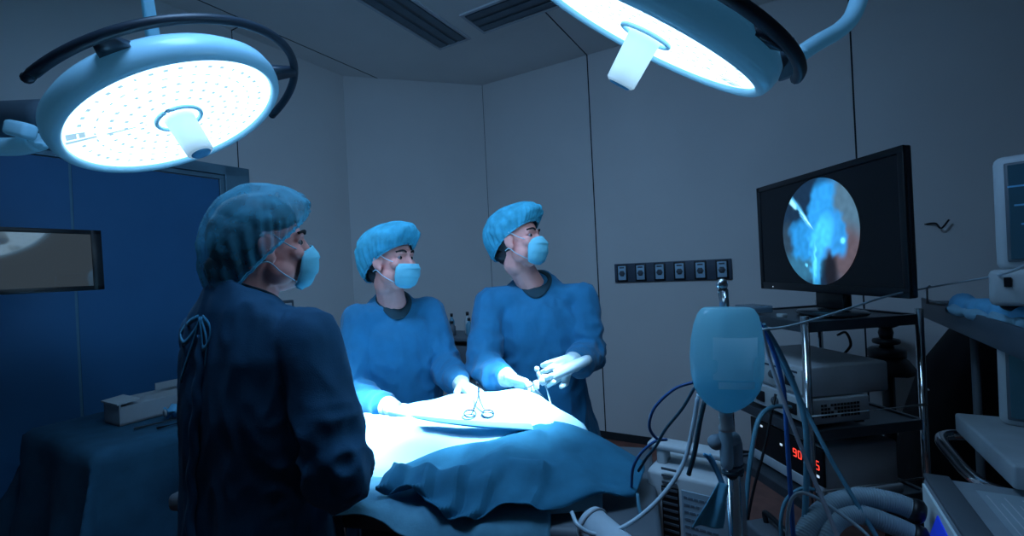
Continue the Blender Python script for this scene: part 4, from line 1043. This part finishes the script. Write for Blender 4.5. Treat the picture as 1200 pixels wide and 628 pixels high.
b = BM(); rbox(b, 1.30, 1.66, .385, .95, .905, .955, .006); obj('work_shelf', b, mat('shelf_pale', (.40, .46, .50), .45), t)
b = BM(); z = .86
spl(b, [rm(1.78, .62, z), rm(1.78, .44, z), rm(1.755, .385, z), rm(1.70, .365, z), rm(1.62, .365, z - .005), rm(1.50, .37, z - .01), rm(1.43, .39, z - .01), rm(1.40, .46, z - .01), rm(1.42, .66, z - .01)], .0145, 10, 16); obj('chrome_rail', b, chrome, t)
b = BM(); cyl(b, rm(1.70, .62, z), rm(1.86, .67, z), .014, 12); cyl(b, rm(1.42, .65, z - .01), rm(1.48, .68, z - .01), .016); obj('rail_bracket', b, steel, t)
# upper and lower monitors of the machine
def crt(name, label, cpos, rzv, tilt, w, h, dp, bez, scr, m, zbase=None):
    t = thing(name, label, 'monitor', V(cpos) - Z * (h / 2 + .03)); Rm = rotz(rzv) @ Matrix.Rotation(tilt, 4, 'X')
    def P(x, y, z): return V(cpos) + (Rm @ V((x, y, z)).to_4d()).to_3d() if False else V(cpos) + Rm.to_3x3() @ V((x, y, z))
    b = BM(); box(b, P(0, dp / 2, 0), (w, dp, h), Rm, .018, 3); obj('casing', b, m, t)
    b = BM(); box(b, P(0, -.003, .0), (w - 2 * bez, .008, h - 2 * bez), Rm, .003); obj('screen_frame', b, plastic_dg, t)
    b = BM(); box(b, P(0, -.0075, 0), (w - 2 * bez - .012, .004, h - 2 * bez - .012), Rm, .001); obj('screen', b, scr, t, False)
    return t, P, Rm
scrm = mat('monitor_screen', (.012, .04, .07), .25, emit=(.02, .09, .16), es=.12)
t, P_, Rm_ = crt('patient_monitor', 'white cased monitor standing on the tray at the right picture edge', at(1172, 250, 1.12) + V((.62, -.78, 0)) * .16, math.radians(-51), -.05, .34, .275, .14, .020, scrm, plastic_w)
b = BM(); box(b, P_(0, .05, -.178), (.36, .20, .085), Rm_, .012); obj('base', b, plastic_w, t)
b = BM(); box(b, P_(-.148, -.052, -.165), (.012, .004, .022), Rm_); obj('button', b, black, t, False)
b = BM(); box(b, P_(-.11, -.052, -.175), (.006, .004, .006), Rm_); obj('button', b, black, t, False)
b = BM()
for k in range(4): box(b, P_(-.1 + .01 * k, -.0102, .06 - .045 * k), (.09, .001, .004), Rm_)
obj('trace_lines', b, mat('trace', (.05, .2, .4), .5, emit=(.06, .30, .55), es=.12), t, False)
t, P_, Rm_ = crt('lower_monitor', 'white cased monitor below the tray and above the pale shelf', at(1172, 440, 1.15) + V((.62, -.78, 0)) * .15, math.radians(-51), -.10, .31, .24, .12, .016, scrm, plastic_w)
b = BM(); box(b, P_(0, .06, -.135), (.12, .1, .06), Rm_, .01); obj('stand', b, plastic_g, t)
# bundle of wrapped tubing lying on the tray
t = thing('wrapped_bundle', 'pale blue plastic wrapped bundle lying on the machine tray', 'wrapped bundle', at(1160, 372, 1.25))
b = BM(); q0_, q1_ = at(1124, 357, 1.42), at(1215, 374, 1.08)
tube(b, [q0_.lerp(q1_, k / 16) + Z * .004 * math.sin(k * 1.9) for k in range(17)], [(.028 + .006 * math.sin(k * 1.3)) * (1 if 0 < k < 16 else .6) for k in range(17)], 16); obj('bundle', b, wrapm, t)
b = BM(); tube(b, [q0_.lerp(q1_, k / 12) - Z * .012 + XA * (-.03) + Z * .003 * math.sin(k * 2.5) for k in range(13)], [.014 + .005 * math.sin(k * 1.7) for k in range(13)], 12); obj('side_sleeve', b, mat('sleeve', (.25, .5, .65), .6), t)
b = BM(); tube(b, [at(1092, 355, 1.60), at(1124, 358, 1.43)], [.008, .013], 12); obj('nozzle', b, plastic_w, t)
b = BM(); ellip(b, at(1186, 356, 1.14), (.026, .02, .018)); tag(obj('black_plug', b, black), 'small black plug lying on top of the wrapped bundle', 'plug')
b = BM(); p = at(1087, 356, 1.62); tube(b, [p, p + Z * .055, p + Z * .06 + V((.012, 0, .002))], .004, 8); tag(obj('cord_peg', b, plastic_w), 'small white peg at the tray corner holding up the thin cord', 'peg')
# black covered machine behind, with a thin metal frame
t = thing('covered_machine', 'bulky machine under a black cover in the dark corner at right', 'covered machine', rm(2.72, .88, 0))
P = []
for (z, k) in ((.02, 1.0), (.3, 1.02), (.6, .98), (.85, .9), (1.02, .72), (1.12, .45), (1.16, .1)):
    row = []
    for i in range(48):
        a = 2 * math.pi * i / 48; c_, s_ = math.cos(a), math.sin(a)
        r = k * (1 + .07 * noise.noise(V((c_ * 2.2, s_ * 2.2, z * 3))) + .03 * math.sin(a * 9 + z * 4) * (1.1 - z))
        row.append(rm(2.72 + .30 * r * math.copysign(abs(s_) ** .7, s_), .88 + .42 * r * math.copysign(abs(c_) ** .7, c_) + .12 * (z - .6), z))
    P.append(row)
b = BM(); rws = grid(b, P, True); b.faces.new(rws[-1]); b.faces.new(rws[0]); obj('black_cover', b, blackf, t)
b = BM(); spl(b, [at(1086, 512, 2.0), at(1118, 478, 2.0), at(1148, 450, 1.98), at(1160, 444, 1.97), at(1200, 432, 1.95)], .008, 8, 10); fr_ = obj('metal_frame', b, mat('dull_steel', (.16, .19, .22), .4, metal=.8), t)
b = BM(); tube(b, [at(1088, 458, 2.0), at(1113, 430, 2.05)], .008, 10); tube(b, [at(1086, 512, 2.0), rm(2.5, .6, .6)], .008, 8); obj('frame_bar', b, steel, t)
# sloping console at the bottom right
qa = at(1081, 556, 1.05); caa, cgg, ctz = qa.dot(A), qa.dot(G), qa.z
t = thing('electrosurgery_console', 'grey console with a blue triangle mark in the bottom right corner', 'medical unit', rm(caa - .2, cgg + .2, ctz - .30))
b = BM(); rbox(b, caa - .46, caa, cgg, cgg + .40, ctz - .30, ctz, .010); obj('casing', b, mat('console_grey', (.27, .32, .36), .5), t)
b = BM(); rbox(b, caa - .45, caa - .012, cgg - .004, cgg + .002, ctz - .29, ctz - .014, .002); fp = obj('side_panel', b, mat('console_pale', (.78, .92, .97), .5), t, False)
def on_side(x, y):
    p = at(x, y, 1.0); d = (cgg - .0062) / V((p.x, p.y, 0)).dot(G); return at(x, y, d)
b = BM(); pts = [on_side(1098, 604), on_side(1082, 645), on_side(1120, 650)]
vs = [b.verts.new(p) for p in pts]; v2 = [b.verts.new(p + G * .002) for p in pts]; b.faces.new(vs); b.faces.new(v2[::-1])
for k in range(3): b.faces.new((vs[k], vs[(k + 1) % 3], v2[(k + 1) % 3], v2[k]))
obj('triangle_mark', b, bluem, fp, False)
b = BM(); rbox(b, caa - .46, caa - .002, cgg + .0, cgg + .045, ctz - .004, ctz + .006, .003); obj('top_edge', b, plastic_dg, t)
b = BM(); rbox(b, caa - .26, caa - .05, cgg + .075, cgg + .155, ctz - .001, ctz + .0015); lb_ = obj('top_label', b, mat('console_label', (.36, .45, .50), .5), t, False)
b = BM()
for k in range(5): rbox(b, caa - .24, caa - .07 - .03 * (k % 2), cgg + .085 + k * .013, cgg + .087 + k * .013, ctz + .0015, ctz + .0022)
obj('print_lines', b, plastic_g, lb_, False)
b = BM(); rbox(b, caa - .46, caa - .015, cgg + .185, cgg + .40, ctz - .002, ctz + .012, .004); obj('pale_lid', b, mat('console_lid', (.48, .60, .66), .5), t)
tz_ = ctz - .30
t = thing('console_trolley', 'steel trolley carrying the grey console in the bottom right corner', 'trolley', rm(caa - .22, cgg + .2, 0))
b = BM(); rbox(b, caa - .5, caa + .02, cgg - .02, cgg + .42, tz_ - .022, tz_ - .001, .004); obj('shelf', b, steel, t)
for a_ in (caa - .47, caa - .01):
    for g_ in (cgg, cgg + .40):
        b = BM(); cyl(b, rm(a_, g_, 0), rm(a_, g_, tz_ - .02), .012, 12); obj('leg', b, steel, t)
# corrugated breathing hoses
def hose(pts, r, label):
    c = catmull(pts, 34); n = len(c)
    b = BM(); tube(b, c, [r * (1 + (.09 if i % 3 else -.08)) for i in range(n)], 18)
    t = thing('breathing_hose', label, 'hose', c[-1], 'corrugated breathing hoses')
    obj('corrugated_tube', b, hosem, t)
    b = BM(); d = (c[0] - c[3]).normalized(); lathe(b, [(r * 1.15, -.008), (r * 1.25, 0), (r * 1.25, .010), (r * .9, .016), (0, .016)], c[0], d, 20); obj('connector', b, black, t)
hose([at(1072, 598, .98), at(1045, 588, 1.0), at(1010, 583, 1.02), at(975, 592, 1.02), at(950, 615, 1.0), at(938, 650, .98), at(935, 700, .98)], .0195, 'upper arching corrugated breathing hose beside the console')
hose([at(1074, 628, .96), at(1045, 615, .98), at(1010, 603, 1.0), at(982, 608, 1.0), at(965, 635, .98), at(955, 690, .97)], .0185, 'lower corrugated breathing hose under the upper one')
# ---------------------------------------------------------------- tubes and cables
def line(name, label, pts, r, m, cat='tube'):
    b = BM(); spl(b, [at(*p) for p in pts], r, 9, 10); return tag(obj(name, b, m), label, cat)
line('fluid_tube', 'pale clear tube running from behind the bag steeply to the bottom edge', [(892, 384, 1.03), (903, 425, 1.03), (922, 480, 1.0), (945, 540, .96), (968, 595, .92), (990, 650, .90)], .0042, mat('tube_grey', (.42, .44, .50), .4))
line('fluid_tube', 'bright blue tube hanging nearly straight down right of the bag', [(890, 378, 1.04), (905, 408, 1.04), (918, 455, 1.03), (922, 510, 1.02), (926, 570, 1.0), (931, 650, .98)], .0048, tubeb)
line('fluid_tube', 'teal tube bending down in front of the cart post', [(894, 380, 1.05), (912, 410, 1.06), (932, 455, 1.06), (944, 500, 1.04), (945, 560, 1.02), (941, 650, 1.0)], .0062, tubet)
line('fluid_tube', 'dark teal tube slanting in front of the lower console', [(896, 388, 1.1), (918, 430, 1.1), (944, 480, 1.1), (972, 535, 1.05), (1004, 590, 1.0), (1040, 650, .95)], .0048, tubed if False else tubet)
line('light_cable', 'teal cable arching from the vented unit down to the floor', [(926, 477, 1.60), (905, 477, 1.56), (889, 492, 1.52), (880, 535, 1.5), (874, 590, 1.5), (870, 650, 1.5)], .0075, tubet, 'cable')
line('power_cable', 'thin black cable from the vented unit behind the teal cable', [(909, 462, 1.58), (905, 480, 1.56), (896, 525, 1.55), (884, 570, 1.55), (876, 612, 1.55), (872, 660, 1.55)], .0045, black, 'cable')
line('suction_tube', 'pale tube from the bag looping down across the white pump', [(818, 462, .98), (812, 500, .98), (800, 545, .98), (772, 585, .97), (735, 615, .96), (700, 626, .96), (678, 616, .97), (670, 600, 1.0)], .0045, tubew)
line('blue_hose', 'dark blue tube looping left of the bag', [(815, 447, 1.04), (790, 456, 1.05), (767, 478, 1.06), (761, 500, 1.07), (770, 514, 1.08), (781, 515, 1.08), (768, 517, 1.09), (752, 530, 1.1), (742, 548, 1.12), (740, 570, 1.15)], .0035, mat('tube_navy', (.02, .09, .26), .4))
line('blue_hose', 'dark teal tube crossing the blue loop left of the bag', [(815, 452, 1.05), (800, 478, 1.06), (780, 503, 1.07), (769, 522, 1.08), (758, 536, 1.1), (748, 552, 1.12)], .0035, mat('tube_dark_teal', (.02, .08, .13), .4))
line('fluid_tube', 'grey teal tube passing behind the bag to the pump handle', [(826, 468, 1.08), (820, 495, 1.08), (814, 530, 1.1), (807, 556, 1.12)], .0055, tubed)
line('oxygen_tube', 'thin pale tube looping in front of the breathing hoses', [(922, 650, .96), (924, 600, .96), (932, 580, .96), (950, 580, .95), (985, 602, .93), (1015, 626, .91), (1030, 650, .90)], .0036, tubew)
line('oxygen_tube', 'short thin tube loop left of the blue tube near the floor case', [(917, 650, 1.05), (915, 610, 1.05), (922, 585, 1.05), (940, 572, 1.04), (955, 574, 1.03)], .004, tubet)
line('cord', 'thin pale cord strung from the bag up over the tray', [(893, 386, .97), (915, 384, 1.0), (945, 377, 1.05), (990, 363, 1.15), (1040, 347, 1.28), (1088, 337, 1.60), (1140, 328, 1.35), (1175, 321, 1.05), (1210, 308, .85)], .0028, tubew, 'cord')
line('drain_tube', 'thin pale tube hanging from the drape beside the white pump', [(747, 578, 1.13), (749, 595, 1.11), (755, 615, 1.09), (762, 640, 1.07)], .0042, tubet)
# ================================================================ SMALL SCREEN AT LEFT
t = thing('wall_screen', 'small black framed screen on an arm in front of the blue door', 'screen', at(52, 345, 1.75))
mc = at(48, 305, 1.75); lp_ = at(-14, 268, 1.66); mn = ((V((0, 0, CAMH)) - lp_).normalized() + (V((.376, 1.197, 1.984)) - lp_).normalized()).normalized(); mr = Z.cross(mn).normalized(); mu = mn.cross(mr)
Mm = Matrix((mr, mn, mu)).transposed().to_4x4()
MWd, MH = .375, .243
def ms(a, h, o): return mc + mr * a + mu * h + mn * o
b = BM(); box(b, ms(0, 0, -.018), (MWd, .036, MH), Mm, .005)
obj('casing', b, bezelm, t)
b = BM(); fwd = .018
for (a, h, w, hh) in ((0, MH / 2 - fwd / 2, MWd, fwd), (0, -MH / 2 + fwd / 2, MWd, fwd), (-MWd / 2 + .0175, 0, .035, MH), (MWd / 2 - .0175, 0, .035, MH)): box(b, ms(a, h, .001), (w, .006, hh), Mm, .0015)
obj('bezel', b, bezelm, t)
sg = mat('screen_grey', (.02, .022, .024), .04, emit=(.026, .036, .045), es=1.0, spec=.8, coat=.3)
b = BM(); box(b, ms(0, 0, .0005), (MWd - .06, .002, MH - .03), Mm); obj('screen', b, sg, t, False)
b = BM(); tube(b, [ms(-.05, 0, -.03), ms(-.05, .0, -.10), ms(-.5, .1, -.16)], .022, 12); q = ms(-.5, .1, -.16); tube(b, [q, V((q.x, q.y, CE - .001))], .03, 14); obj('support_arm', b, lampg, t)

# ================================================================ LIGHT
def area(name, loc, target, size, energy, col, sy=None, spread=180):
    li = bpy.data.lights.new(name, 'AREA'); li.size = size; li.energy = energy; li.color = col; li.spread = math.radians(spread)
    if sy: li.shape = 'RECTANGLE'; li.size_y = sy
    o = bpy.data.objects.new(name, li); C.objects.link(o); o.location = loc
    o.rotation_euler = (V(target) - V(loc)).to_track_quat('-Z', 'Y').to_euler(); return o
area('wall_fill', (-.40, 1.05, CE - .02), (.05, 2.75, .6), .9, 36, (.30, .57, 1.0), .9, 150)  # unseen fill light added under the ceiling to brighten the walls
w = bpy.data.worlds.new('world'); S.world = w; w.use_nodes = True
w.node_tree.nodes['Background'].inputs['Color'].default_value = (.02, .05, .10, 1); w.node_tree.nodes['Background'].inputs['Strength'].default_value = .3
